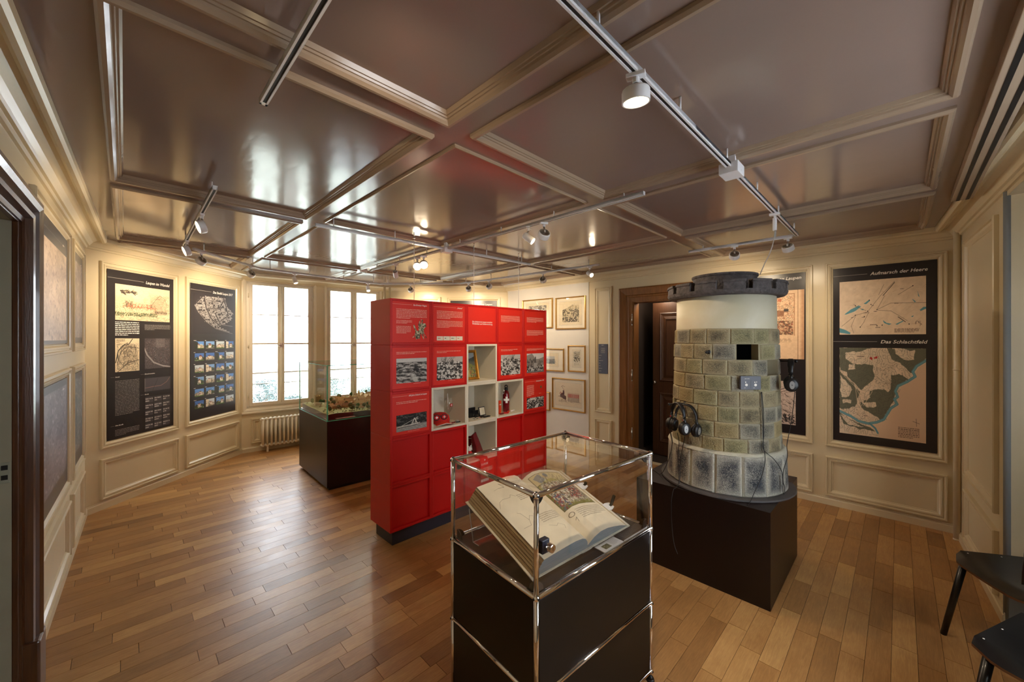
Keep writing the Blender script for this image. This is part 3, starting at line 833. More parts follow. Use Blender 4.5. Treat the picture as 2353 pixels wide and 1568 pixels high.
lamp(424, 576, ZL, 'drum', (-3.40, 2.70, 2.02), 'lit drum spotlight at the far end of the left track', True, 8)
lamp(470, 600, ZL, 'drum', (-3.85, 4.05, 1.85), 'drum spotlight seen from behind, lighting the nearer black poster on the left')
lamp(585, 630, ZL, 'drum', (-3.83, 4.95, 1.85), 'drum spotlight at the left edge of the left window')
lamp(674, 645, ZL, 'can', (-2.2, 4.9, .85), 'lit can spotlight in front of the left window', True, 26)
lamp(865, 661, ZL, 'can', (-1.6, 5.0, .85), 'lit can spotlight by the right edge of the right window', True, 22)
lamp(947, 668, ZL, 'drum', (-1.5, 6.78, 1.9), 'drum spotlight behind the leftmost hanging wire')
lamp(1063, 662, ZL, 'drum', (-.65, 6.78, 1.8), 'drum spotlight above the poster behind the red shelf')
lamp(1136, 660, ZL, 'drum', (.2, 6.5, 1.8), 'drum spotlight above the left end of the white picture wall', power=26)
lamp(1257, 645, ZL, 'drum', (.75, 5.98, 1.8), 'drum spotlight above the middle of the white picture wall', power=24)
lamp(1359, 631, ZL, 'can', (1.45, 3.2, 1.6), 'lit spotlight at the right end of the bent track, left of the dark door', True, 22)
lamp(907, 630, ZL-.03, 'can', (-1.6, 6.3, 1.1), 'unlit looking can spotlight hanging left of the bright pair', False, 10)
lamp(961, 612, ZL, 'drum', (-.75, 2.2, 1.3), 'left one of the bright pair of spotlights beside the leftmost wire', True, 12)
lamp(980, 609, ZL, 'drum', (-.35, 2.4, 1.3), 'right one of the bright pair of spotlights beside the leftmost wire', True, 12)
lamp(1208, 546, ZL, 'can', (1.35, 2.55, 1.35), 'white lit can spotlight over the red shelf, tilted to the right', True, 26)
lamp(1247, 538, ZL, 'drum', (-.02, 3.80, 1.72), 'drum spotlight with ribbed back over the middle of the red shelf', False, 22, ang=95)
lamp(1812, 571, ZL, 'drum', (3.05, 3.78, 1.4), 'drum spotlight above the two map posters at the right', power=13)
lamp(1686, 586, ZL, 'drum', (2.45, 4.35, 1.8), 'drum spotlight above the tower, left of the pendant cable', power=20)
lamp(0, 0, 0, 'drum', (-.75, 3.1, 1.4), 'lamp on the top left track just above the picture edge', True, 16, base=Vector((*xy(.357, .72), ZL)))

# pendant cable from the long track down into the tower
w = uv(3.13, .60, ZT)
o = empty('pendant_cable', w, 0, 'white pendant adapter with a thin grey cable running down into the tower', 'cable')
mb = MB(); mb.box(-.016, -.03, -.012, .016, .03, .004, Matrix.Rotation(PI/4, 4, 'Z')).cyl((0, 0, -.03), (0, 0, -.115), .0125, 12).cyl((0, 0, -.012), (0, 0, -.03), .007, 8)
mb.build('adapter', WHITE, o, bevel=.002)
e = Vector((1.60, 2.78, 2.07)) - w
mb = MB(); mb.tube([(0, 0, -.11), (0, 0, -.20), (-.015, .01, -.30), (e.x*.6, e.y*.6, -.33), (e.x, e.y, e.z)], .0035, 6)
pts = [(0, 0, -.11), (.004, 0, -.2), (.006, 0, -.28), (-.01, .0, -.36), (e.x*.35, e.y*.35, -.40), (e.x, e.y, e.z - .04)]
mb = MB(); mb.tube([(0,0,-.11),(-.02*.1,0,-.16),(e.x*.06,e.y*.06,-.22),(e.x*.14,e.y*.14,-.28),(e.x*.24,e.y*.24,-.33),(e.x*.36,e.y*.36,e.z-.02)], .0035, 6)
mb.build('cord', mat('grey_cord', (170, 165, 160), rough=.5), o, smooth=True)

# ------------------------------------------------------------------ pipes and radiator
def pipe(x, y, r, lab):
    o = empty('heating_pipe', (x, y, 0), 0, lab, 'pipe'); mb = MB(); mb.cyl((0, 0, 0), (0, 0, 2.50), r, 14); mb.build('tube', WALL, o, smooth=True)
    mb = MB(); mb.lathe([(r, 0), (r+.002, 0), (r+.002, .01), (r, .012)], 16); mb.build('floor_rose', WALL, o, smooth=True)
    mb = MB(); mb.lathe([(r, 1.35), (r+.002, 1.352), (r+.002, 1.362), (r, 1.364)], 16); mb.build('coupling', WALL, o, smooth=True)
pipe(3.545, 3.085, .021, 'cream vertical pipe in the right room corner beside the map posters')
pipe(-2.17, 6.60, .018, 'left one of two cream pipes beside the right window')
pipe(-2.09, 6.63, .018, 'right one of two cream pipes beside the right window')
RADM = mat('radiator_enamel', (236, 228, 212), rough=.3, var=.02)
rx0 = W3.x(600); p = W3.M @ Vector((rx0, -.13, 0))
o = empty('radiator', p, W3.rz, 'cream ribbed column radiator under the left window', 'radiator')
rib = None
for k in range(13):
    x = k * .052
    mb = MB()
    for y in (-.045, .0, .045):
        mb.cyl((x, y, .11), (x, y, .455), .0125, 8)
    for z in (.10, .465): mb.tube([(x, -.045, z), (x, 0, z), (x, .045, z)], .020, 8)
    if rib is None: rib = mb.build('rib', RADM, o, smooth=True); rm = rib.data
    else:
        r_ = link('rib', rm, o); r_.location = (x, 0, 0)
mb = MB(); mb.cyl((-.03, 0, .10), (.66, 0, .10), .013, 8).cyl((-.03, 0, .465), (.66, 0, .465), .013, 8); mb.build('header_pipe', RADM, o, smooth=True)
mb = MB()
for x in (.06, .56): mb.box(x-.012, -.02, .0, x+.012, .02, .085)
mb.build('foot', RADM, o, bevel=.003)

# ------------------------------------------------------------------ posters
def board(w, x0, x1, z0, z1, label, mt=None, name='poster', off=.004):
    o = empty(name, w.M @ Vector((x0, -off, z0)), w.rz, label, 'poster')
    mb = MB(); mb.box(0, -.006, 0, x1-x0, 0, z1-z0); mb.build('board', mt or BOARD, o, bevel=.0008)
    return o, x1-x0, z1-z0
IN = .062
YP = -.0068
def title(o, W, H, ty, s, tx=.93, x0=.62, wd=None, size=None):
    sz = size or .042
    t = text(s, o, 0, 0, sz, WPRINT, y=YP-.0003, width=wd, name='title')
    co = np.empty(len(t.data.vertices)*3, np.float32); t.data.vertices.foreach_get('co', co); co = co.reshape(-1, 3)
    wdt = co[:, 0].max(); co[:, 0] += W*tx - wdt; co[:, 2] += H*(1-ty) - sz*.35; t.data.vertices.foreach_set('co', co.ravel()); t.data.update()
    mb = MB(); z = H*(1-ty); xe = W*tx - wdt - .02; mb.add([(.0, YP, z-.0014), (xe, YP, z-.0014), (xe, YP, z+.0014), (.0, YP, z+.0014)], [(0,1,2,3)]); mb.build('rule_line', SPRINT, o)

# 1: the nearer black poster on the left wall
o, W, H = board(W2, P2a[0]+IN, P2a[1]-IN, UZ[0]+IN, UZ[1]-IN, 'tall black poster titled Laupen im Wandel with old town views and maps')
title(o, W, H, .048, 'Laupen im Wandel', wd=.27)
p = Pic(230, 420, (232, 208, 168), 3)
p.put((fbm(230, 420, 5, p.rng) > .5).astype(float) * np.clip(1 - abs(p.Yn-.42)*3, 0, 1), (190, 172, 140), .5)
p.poly([(.62,.55),(.72,.30),(.80,.20),(.86,.28),(.93,.5),(.97,.8),(.7,.8)], (206,184,148), .7, .04)
p.line([(.62,.55),(.72,.34),(.80,.2),(.90,.3),(.95,.55)], .006, (70,56,44), .7)
p.contours(0,.44,1,1, 9, 9, .9, (150,124,92), .5); p.contours(.6,.2,.98,.8, 14, 12, .9, (84,66,50), .6)
p.strokes(260, .12,.5,.72,.66, .02, .005, [(196,110,84),(150,84,60),(90,70,52),(214,150,120)], 0)
p.strokes(50, .15,.42,.30,.60, .04, .006, [(80,66,50),(120,90,66)], 1.5)
for k in range(9): p.poly([(.2+k*.055,.62),(.225+k*.055,.52+.03*(k%3)),(.25+k*.055,.62)], (204,112,84), .8)
p.rect(.70,.68,.94,.76,(150,130,104),.7); p.strokes(30,.7,.68,.94,.75,.02,.005,[(60,48,40)],1.5)
p.strokes(520, 0,.76,.75,.86, .012, .006, [(60,78,44),(40,58,40),(88,100,60)], 1.4)
p.strokes(200, .0,.60,1,.76, .012, .003, [(110,84,60),(150,70,50),(70,90,50)], 1.5)
p.strokes(80, .0,.88,1,.98, .05, .003, [(120,100,76)], 0)
p.strokes(46, .08,.16,.34,.24, .05, .010, [(40,34,30),(64,54,46)], .05)
p.grain(.05)
picture('town_view_print', p, W*.10, H*(1-.295), W*.83, H*.215, o, PRINT, y=YP)
p = Pic(290, 190, (228, 208, 172), 5)
p.contours(.06,.16,.98,.98, 7, 12, 1.3, (70,58,46), .85); p.contours(.3,.2,.9,.8, 16, 9, 1.0, (90,74,60), .7)
for k in range(12):
    c = (.55+.06*p.rng.normal(), .45+.05*p.rng.normal()); r = .1+.4*p.rng.random(); t0 = p.rng.uniform(0, 6)
    p.line([(c[0]+r*math.cos(t0+i*.25), c[1]+.9*r*math.sin(t0+i*.25)) for i in range(int(p.rng.integers(4, 9)))], .016, (44,36,30), .85)
p.line([(.02,.72),(.12,.38),(.3,.22),(.55,.18),(.7,.02)], .03, (34,28,26)); p.line([(.08,.8),(.2,.46),(.36,.3),(.6,.26),(.98,.3)], .02, (50,40,34))
p.line([(.1,1),(.5,.75),(.98,.66)], .02, (50,40,34)); p.strokes(160,.1,.3,.95,.98,.03,.008,[(40,34,30),(120,104,84)]); p.lines(.05,.03,.4,.14,3,(60,50,40),.8,.5); p.grain(.05)
picture('engraved_map', p, W*.10, H*(1-.605), W*.34, H*.20, o, PRINT, y=YP)
p = Pic(230, 210, (70, 60, 60), 6); p.contours(0,0,1,1, 6, 7, 1.2, (104,94,92), .6)
p.rect(.42,.0,.78,.3,(104,94,92),.8); p.strokes(420,.05,.05,.98,.85,.018,.012,[(122,104,98),(96,66,60),(134,126,120)]); p.line([(-.02,.3),(.1,.55),(.35,.8),(.7,.93),(1.02,.98)], .05, (150,142,138)); p.grain(.06)
picture('aerial_map', p, W*.52, H*(1-.60), W*.42, H*.195, o, PRINT, y=YP)
p = Pic(60, 130, (72, 64, 66), 6); p.line([(0,.72),(.4,.66),(.62,.66),(.85,.42),(.98,.08)], .01, (170,120,104)); p.line([(.3,.95),(.5,.1)], .008, (30,26,28)); p.rect(0,0,.02,1,(120,112,108))
picture('population_graph', p, W*.52, H*(1-.745), W*.42, H*.085, o, PRINT, y=YP)
print_lines(o, W*.10, H*(1-.39), W*.44, H*(1-.302), 8, WPRINT, YP, .55, seed=1)
print_lines(o, W*.52, H*(1-.352), W*.94, H*(1-.315), 5, SPRINT, YP, .4, seed=2)
print_lines(o, W*.10, H*(1-.865), W*.44, H*(1-.655), 24, SPRINT, YP, .35, seed=3)
print_lines(o, W*.10, H*(1-.985), W*.44, H*(1-.945), 5, SPRINT, YP, .35, seed=4)
for t_, xx, yy in (('Stedtli', .10, .638), ('Einwohnerzahlen', .52, .635), ('Alte Berufe', .10, .925), ('Berufe', .52, .765)):
    text(t_, o, W*xx, H*(1-yy), .016, WPRINT, y=YP)
    mb = MB(); mb.add([(W*(xx-.06), YP, H*(1-yy)+.004), (W*(xx-.01), YP, H*(1-yy)+.004), (W*(xx-.01), YP, H*(1-yy)+.0055), (W*(xx-.06), YP, H*(1-yy)+.0055)], [(0,1,2,3)]); mb.build('rule_line', SPRINT, o)
GR2 = mat('dark_table_grey', (66, 60, 62), rough=.4)
for r in range(5):
    for c in range(3):
        mb = MB(); a = W*(.525+c*.142); b = H*(1-.985+ r*.042); mb.box(a, YP-.0002, b, a+W*.13, YP+.0005, b+H*.036); mb.build('table_cell', GR2, o)
        print_lines(o, a+W*.008, b+.006, a+W*.122, b+H*.036-.008, 2, SPRINT, YP-.0006, .6, seed=r*3+c, name='table_figures', gap=.06)

# 2: poster with the town plan and twenty-four photographs
o, W, H = board(W2, P2b[0]+IN, P2b[1]-IN, UZ[0]+IN, UZ[1]-IN, 'tall black poster with a white town plan above twenty-four small colour photographs')
title(o, W, H, .046, 'Das Stedtli Laupen 2017', wd=.33)
p = Pic(280, 310, (44, 38, 40), 8); LT = (214,204,194)
fan = Pic(280, 310, (0,0,0), 8); m_ = fan.poly([(.03,.28),(.18,.08),(.34,.03),(.62,.02),(.76,.04),(.84,.28),(.98,.42),(.93,.62),(.80,.72),(.60,.80),(.97,.97),(.52,.86),(.30,.70),(.10,.46)], (255,255,255), 1, .03)
for i in range(26):
    for j in range(26):
        cx, cy = (i+.5+p.rng.uniform(-.2,.2))/26, (j+.5+p.rng.uniform(-.2,.2))/26; a_ = math.atan2(cy-.1, cx-.75)
        if m_[min(279, int(cy*280)), min(309, int(cx*310))] and p.rng.random() < .8:
            s_ = .010 + .014*p.rng.random(); t_ = a_ + .2*p.rng.normal(); cc = (p.rng.uniform(150,220),)*3
            q = [(cx + s_*math.cos(t_+k)*1.2, cy + s_*math.sin(t_+k)) for k in (.7, 2.4, 3.8, 5.5)]
            p.line(q + [q[0]], .0035, LT); p.poly(q, cc, .45)
for pts in ([(.02,.30),(.10,.46),(.30,.70),(.52,.86),(.95,.98)], [(.26,.1),(.30,.34),(.42,.60),(.60,.74),(.95,.78)], [(.34,.36),(.62,.33),(.74,.10)], [(.52,.46),(.62,.68),(.86,.5),(.74,.06)], [(.05,.27),(.22,.06)]):
    p.line(pts, .03, (46,40,42)); p.line([(x+.018, y) for x, y in pts], .005, LT, .7)
p.contours(0,0,1,1, 5, 6, 1.0, (150,142,134), .5, m_)
picture('town_plan', p, W*.05, H*(1-.37), W*.90, H*.30, o, PRINTG, y=YP)
cols = [(92,140,206),(70,110,180),(190,200,206),(120,160,210)]
for r in range(6):
    for c in range(4):
        q = Pic(36, 44, cols[(r*5+c*3+(r*c) % 3) % 4], r*7+c); g = q.rng.random
        q.poly([(0,.62),(.2,.45),(.4,.6),(.7,.4),(1,.55),(1,1),(0,1)], (60,70,44) if (r+c) % 2 else (176,160,140), 1, .1)
        x_ = .15+.4*g(); q.poly([(x_,.45),(x_+.2,.2+.2*g()),(x_+.42,.45)], (120,62,44)); q.rect(x_+.04,.45,x_+.38,.85,(222,210,190)); q.strokes(7,x_,.4,x_+.4,.9,.06,.05,[(50,40,34),(150,60,50)],1.5)
        q.rect(0,.86,1,1,(110,104,92) if c % 2 else (80,110,50)); q.strokes(26,0,.25,1,.98,.10,.04,[(26,26,24),(40,44,30),(90,110,60),(230,224,210),(120,90,70)])
        if (r*4+c) % 3 == 0: q.poly([(0,.0),(.35,.1),(.3,1),(0,1)], (214,200,176) if c % 2 else (40,44,32)); q.strokes(6,.03,.2,.28,.9,.06,.04,[(60,50,44)],1.5)
        px_, pz_ = W*(.085 + c*.227), H*(1 - .482 - r*.088)
        picture('small_photograph', q, px_, pz_, W*.185, H*.056, o, PRINTG, y=YP)
        print_lines(o, px_-W*.02, pz_+H*.0605, px_+W*.06, pz_+H*.0655, 1, WPRINT, YP, .8, seed=r*4+c, name='caption')

# 3: map poster, right wall
o, W, H = board(W5, P5c[0]+IN-.004, P5c[1]-IN+.004, UZ[0]+IN+.006, UZ[1]-IN, 'tall black poster titled Aufmarsch der Heere with two maps, rightmost on the right wall')
title(o, W, H, .045, 'Aufmarsch der Heere', tx=.92, wd=.36)
title(o, W, H, .425, 'Das Schlachtfeld', tx=.92, wd=.29)
BL = (92, 150, 164)
p = Pic(220, 340, (226, 202, 174), 11)
p.a += (fbm(220, 340, 14, p.rng, 5, 1.5)[..., None]-.5)*.10; p.strokes(160,0,0,1,1,.06,.004,[(200,164,132),(236,204,172)],-.5,.5)
for q in ([(.06,.62),(.14,.53),(.24,.46),(.27,.48),(.2,.56),(.09,.62)], [(.30,.43),(.36,.37),(.38,.38),(.33,.44)], [(.26,.54),(.3,.52),(.3,.55)], [(0,.87),(.08,.91),(.14,.96),(.13,.99),(0,.96)],
          [(.53,.74),(.57,.79),(.63,.81),(.60,.83),(.54,.79)], [(.67,.82),(.75,.76),(.76,.77),(.69,.83)], [(.85,.38),(.89,.43),(.88,.45)], [(.91,.25),(.93,.36),(.915,.34)], [(.93,.58),(.97,.53),(1,.53),(1,.56),(.94,.6)], [(.84,.69),(.87,.67),(.86,.7)]):
    p.poly(q, BL, 1, .01)
for q in ([(.36,.56),(.50,.30),(.66,.06)], [(.48,.28),(.54,.10)], [(.46,.55),(.55,.30)], [(.46,.55),(.62,.44),(1,.46)], [(.47,.56),(.62,.58),(.76,.72),(.8,.76)], [(.36,.58),(.20,.64),(.03,.84)], [(.36,.6),(.30,.78),(.26,.86)], [(.2,.66),(.15,.84),(.18,.97)], [(.33,.56),(.2,.47)], [(.70,.30),(.86,.16)]):
    p.line(q, .004, (84,64,54), .75)
for x_, y_ in ((.2,.46),(.37,.37),(.39,.45),(.35,.57),(.46,.55),(.2,.64),(.31,.67),(.26,.86),(.46,.84),(.52,.83),(.86,.16),(.82,.82)): p.disc(x_, y_, .007, (40,30,30))
for x_, y_, l_ in ((.30,.60,.09),(.42,.58,.07),(.28,.68,.06),(.18,.44,.06),(.39,.47,.05),(.66,.45,.10),(.72,.20,.09),(.38,.82,.12),(.44,.87,.10),(.15,.68,.06)): p.lines(x_,y_-.012,x_+l_,y_+.012,1,(70,52,46))
p.lines(.66,.89,.93,.97,4,(96,72,62)); p.strokes(10,.88,.76,.95,.84,.03,.004,[(110,84,72)])
p.line([(.53,.30),(.66,.08)], .007, (50,40,36)); p.line([(.7,.69),(.78,.78)], .007, (50,40,36))
picture('march_map', p, W*.07, H*(1-.385), W*.835, H*.305, o, PRINT, y=YP)
p = Pic(370, 340, (222, 200, 174), 12)
p.contours(0,0,.9,1, 5, 9, .9, (190,166,138), .6)
p.a += (fbm(370, 340, 6, p.rng, 5)[..., None]-.5)*.12
FO = (104, 104, 88)
for q in ([(0,.0),(.42,0),(.4,.03),(.28,.06),(.2,.05),(.08,.07),(.08,.13),(.16,.17),(.2,.19),(.42,.19),(.43,.33),(.35,.42),(.27,.47),(.2,.42),(.1,.33),(.08,.28),(0,.25)],
          [(.57,0),(1,0),(1,.11),(.9,.19),(.86,.27),(.8,.24),(.72,.17),(.62,.12)],
          [(.38,.48),(.48,.46),(.6,.47),(.63,.45),(.62,.3),(.7,.28),(.80,.33),(.74,.40),(.66,.46),(.66,.58),(.6,.65),(.54,.75),(.46,.72),(.4,.68),(.28,.67),(.3,.6),(.38,.57)],
          [(0,.27),(.06,.33),(.16,.40),(.24,.5),(.22,.62),(.2,.69),(.08,.71),(0,.71)], [(.26,.62),(.46,.68),(.56,.74),(.52,.8),(.4,.74),(.28,.68)], [(0,.76),(.12,.84),(.35,.88),(.45,.94),(.3,.93),(.05,.9)]):
    p.poly(q, FO, 1, .05)
for q in ([(.65,.0),(.88,.02),(.87,.11),(.78,.13),(.68,.07)], [(.01,.33),(.1,.40),(.17,.48),(.12,.56),(.02,.58)], [(.03,.61),(.15,.60),(.14,.64),(.04,.65)], [(.28,.62),(.44,.60),(.46,.66),(.34,.68)], [(.08,.06),(.21,.05),(.2,.12),(.14,.17),(.09,.13)], [(.12,.20),(.2,.18),(.2,.24),(.12,.26)], [(.02,.78),(.2,.86),(.3,.9),(.1,.89)]):
    p.poly(q, (222,202,176), 1, .04)
p.poly([(.45,.0),(.57,.02),(.63,.12),(.72,.17),(.62,.30),(.6,.44),(.47,.46),(.44,.2),(.30,.17),(.22,.16),(.22,.05)], (214,194,168), 1, .04)
p.strokes(2600, 0,0,.85,.95,.007,.004,[(80,84,70),(128,126,108),(60,62,54)],.6,.35); p.contours(.0,.0,.9,.98, 7, 8, 1.2, (70,68,58), .5)
p.poly([(1.02,.13),(.92,.2),(.88,.29),(.74,.42),(.7,.5),(.70,.6),(.62,.69),(.57,.8),(.44,.86),(.3,.88),(.42,.90),(.48,.96),(.5,1.02),(1.02,1.02)], (222,190,160), 1, .02)
riv = [(1.01,.12),(.90,.19),(.86,.25),(.885,.30),(.80,.36),(.70,.41),(.67,.47),(.695,.53),(.66,.56),(.69,.61),(.62,.66),(.57,.74),(.54,.79),(.46,.83),(.36,.855),(.24,.84),(.14,.79),(.06,.765),(-.01,.74)]
p.line(riv, .030, (92,142,156)); p.line(riv, .016, (112,160,172)); p.line([(.37,.85),(.44,.90),(.47,.95)], .022, (92,142,156))
for q in ([(.2,.45),(.3,.62),(.24,.72)], [(.06,.33),(.2,.45),(.22,.6),(.24,.7)], [(.43,.33),(.4,.5),(.3,.66)], [(.3,.1),(.5,.2),(.56,.35)], [(.46,.2),(.6,.25)]): p.line(q, .006, (226,200,170), .8)
p.poly([(.37,.115),(.39,.10),(.41,.12),(.40,.14)], (176,40,38)); p.disc(.455,.105,.012,(176,40,38)); p.strokes(5,.44,.09,.48,.12,.02,.008,[(176,40,38)])
p.strokes(24,.44,.2,.62,.4,.05,.003,[(90,70,60)],None,.6); p.lines(.22,.09,.34,.11,1,(90,66,58)); p.lines(.30,.76,.38,.78,1,(80,60,52))
p.line([(.86,.78),(.93,.80)], .004, (80,62,56)); p.line([(.895,.75),(.90,.83)], .004, (80,62,56)); p.lines(.70,.85,.93,.97,7,(96,74,64))
picture('battlefield_map', p, W*.07, H*(1-.955), W*.835, H*.495, o, PRINT, y=YP)

# 4: poster behind the tower
o, W, H = board(W5, P5b[0]+IN-.004, P5b[1]-IN+.004, UZ[0]+IN+.006, UZ[1]-IN, 'tall black poster with a manuscript page, half hidden behind the model tower')
title(o, W, H, .030, 'Belagerung von Laupen', tx=.95, wd=.42, size=.045)
p = Pic(330, 250, (226, 190, 152), 14)
p.put(np.clip((p.Xn-.94)*30, 0, 1), (196,150,112)); p.line([(.92,0),(.92,1)], .006, (120,84,60)); p.rect(.03,.05,.88,.06,(176,128,92)); p.rect(.03,.05,.04,.66,(176,128,92)); p.rect(.87,.05,.88,.66,(176,128,92))
p.contours(.05,.07,.87,.43, 8, 10, 1.2, (130,90,64), .7)
p.strokes(500, .06,.08,.86,.42,.03,.006,[(160,104,72),(196,140,100),(110,76,58),(180,84,56),(120,130,120)],None,.6)
p.tex(.08,.44,.86,.65, 26, [(92,66,50),(176,140,108),(220,184,144),(166,110,82)], (.42,.49,.62), .85)
p.strokes(1100, .1,.44,.85,.64,.02,.006,[(92,60,44),(196,150,110),(120,80,60),(70,50,42),(170,70,50),(120,120,100)],1.1,.8)
p.rect(.40,.28,.60,.38,(236,206,172)); p.rect(.63,.29,.74,.38,(150,104,74)); p.rect(.74,.27,.80,.31,(70,62,58)); p.rect(.66,.12,.71,.16,(190,110,80)); p.strokes(40,.4,.26,.8,.4,.03,.004,[(96,66,50)],None,.7); p.poly([(.14,.6),(.22,.46),(.34,.42),(.3,.6)], (236,204,164), 1, .05)
p.disc(.16,.3,.1,(220,170,110),.7); p.lines(.12,.70,.84,.78,5,(110,76,58),.7,.35); p.strokes(10,.3,.8,.6,.84,.04,.005,[(150,110,84)]); p.grain(.04)
picture('manuscript_page', p, W*-.0 + .004, H*(1-.535), W*.985-.004, H*.43, o, PRINT, y=YP)
p = Pic(210, 180, (206, 184, 168), 15)
p.contours(0,0,1,1, 5, 8, 1.0, (120,100,90), .6)
p.line([(.3,0),(.32,.6),(.45,.9)], .012, (60,48,44)); p.line([(.4,.3),(.95,.1)], .014, (50,40,40)); p.line([(.4,.36),(.9,.18)], .01, (70,56,50)); p.strokes(160,.05,.05,.95,.98,.09,.010,[(60,48,44),(120,98,88)],.5,.7); p.strokes(80,.5,.75,.98,.98,.05,.02,[(30,26,26)]); p.grain(.04)
picture('tower_sketch', p, W*.30, H*(1-.945), W*.58, H*.27, o, PRINT, y=YP)

# 5: poster behind the red shelf
o, W, H = board(W4, P4b[0]+IN, P4b[1]-IN, UZ[0]+IN, UZ[1]-IN, 'black poster on the back wall showing only its title above the red shelf')
title(o, W, H, .038, 'Das Schloss Laupen', tx=.90, wd=.34)
p = Pic(90, 110, (150, 142, 134), 21); p.poly([(.2,1),(.2,.4),(.35,.3),(.5,.4),(.5,.2),(.62,.2),(.62,1)], (196,188,176), 1, .02); p.strokes(80,0,.5,1,1,.06,.02,[(80,90,70),(60,60,50)]); p.grain()
picture('castle_photograph', p, W*.10, H*(1-.36), W*.8, H*.26, o, PRINT, y=YP)
print_lines(o, W*.10, H*(1-.60), W*.48, H*(1-.40), 18, SPRINT, YP, .35); print_lines(o, W*.54, H*(1-.60), W*.9, H*(1-.40), 18, SPRINT, YP, .35, seed=8)

# 6-9: four posters on the left wall, seen at a grazing angle
def streaky(seed, base, cols, n=240, h=150, w=70):
    p = Pic(h, w, base, seed); p.a += (fbm(h, w, 4, p.rng, 4)[..., None]-.5)*.25
    p.strokes(n,0,.0,1,1,.07,.02,cols,1.4,.7); p.grain(.08); return p
for a, b, zz0, zz1, base, cols, fr, lab, bm in (
    (PLa[0]+IN, PLa[1]-IN, 1.51+IN, 2.335-IN, (206,178,152), [(176,142,118),(222,200,178),(150,120,108)], (.10,.80,.03), 'upper poster with a large faded reddish print beside the brown door casing', 0),
    (PLb[0]+IN, PLb[1]-IN, 1.51+IN, 2.335-IN, (150,134,124), [(190,176,166),(96,86,84),(214,200,188)], (.04,.84,.06), 'upper grey poster in the left room corner', 0),
    (PLa[0]+IN, PLa[1]-IN, .57+IN, 1.40-IN, (112,102,110), [(176,168,176),(70,62,70),(150,136,140)], (.04,.80,.14), 'lower poster with a dark crowd print beside the brown door casing', 0),
    (PLb[0]+IN, PLb[1]-IN, .57+IN, 1.40-IN, (96,100,96), [(176,178,170),(50,56,56),(200,190,170)], (.04,.80,.14), 'lower dark poster with a pale figure print in the left room corner', 0)):
    o, W, H = board(WL, a, b, zz0, zz1, lab)
    print_lines(o, W*.80, H*.895, W*.95, H*.925, 1, WPRINT, YP, .6, name='title'); mb = MB(); mb.add([(0, YP, H*.908), (W*.78, YP, H*.908), (W*.78, YP, H*.911), (0, YP, H*.911)], [(0,1,2,3)]); mb.build('rule_line', SPRINT, o)
    picture('large_print', streaky(int(a*100), base, cols), W*.05, H*fr[2], W*.90, H*(fr[1]), o, PRINTG, y=YP)

# small information sign on the narrow panel
o, W, H = board(W5, W5.x(1376), W5.x(1397), W5.z(1386, 859), W5.z(1386, 791), 'small dark blue-grey information sign on the narrow panel left of the dark door', mat('blue_grey_sign', (70, 72, 88), rough=.45), 'information_sign')
o['category'] = 'sign'
for k in range(4):
    a = W*(.30+.22*(k % 2)); b = H*(.70+.09*(k//2)); mb = MB(); mb.frame(a, b, a+W*.19, b+H*.075, [(0, .0070), (.002, .0072), (.004, .0070)]); mb.build('emblem', SPRINT, o)
print_lines(o, W*.35, H*.945, W*.95, H*.975, 1, WPRINT, YP); 
for k in range(7): print_lines(o, W*.06, H*(.60-k*.088), W*(.5+.3*((k*37) % 3)/3), H*(.635-k*.088), 1, SPRINT, YP, .7, seed=k)

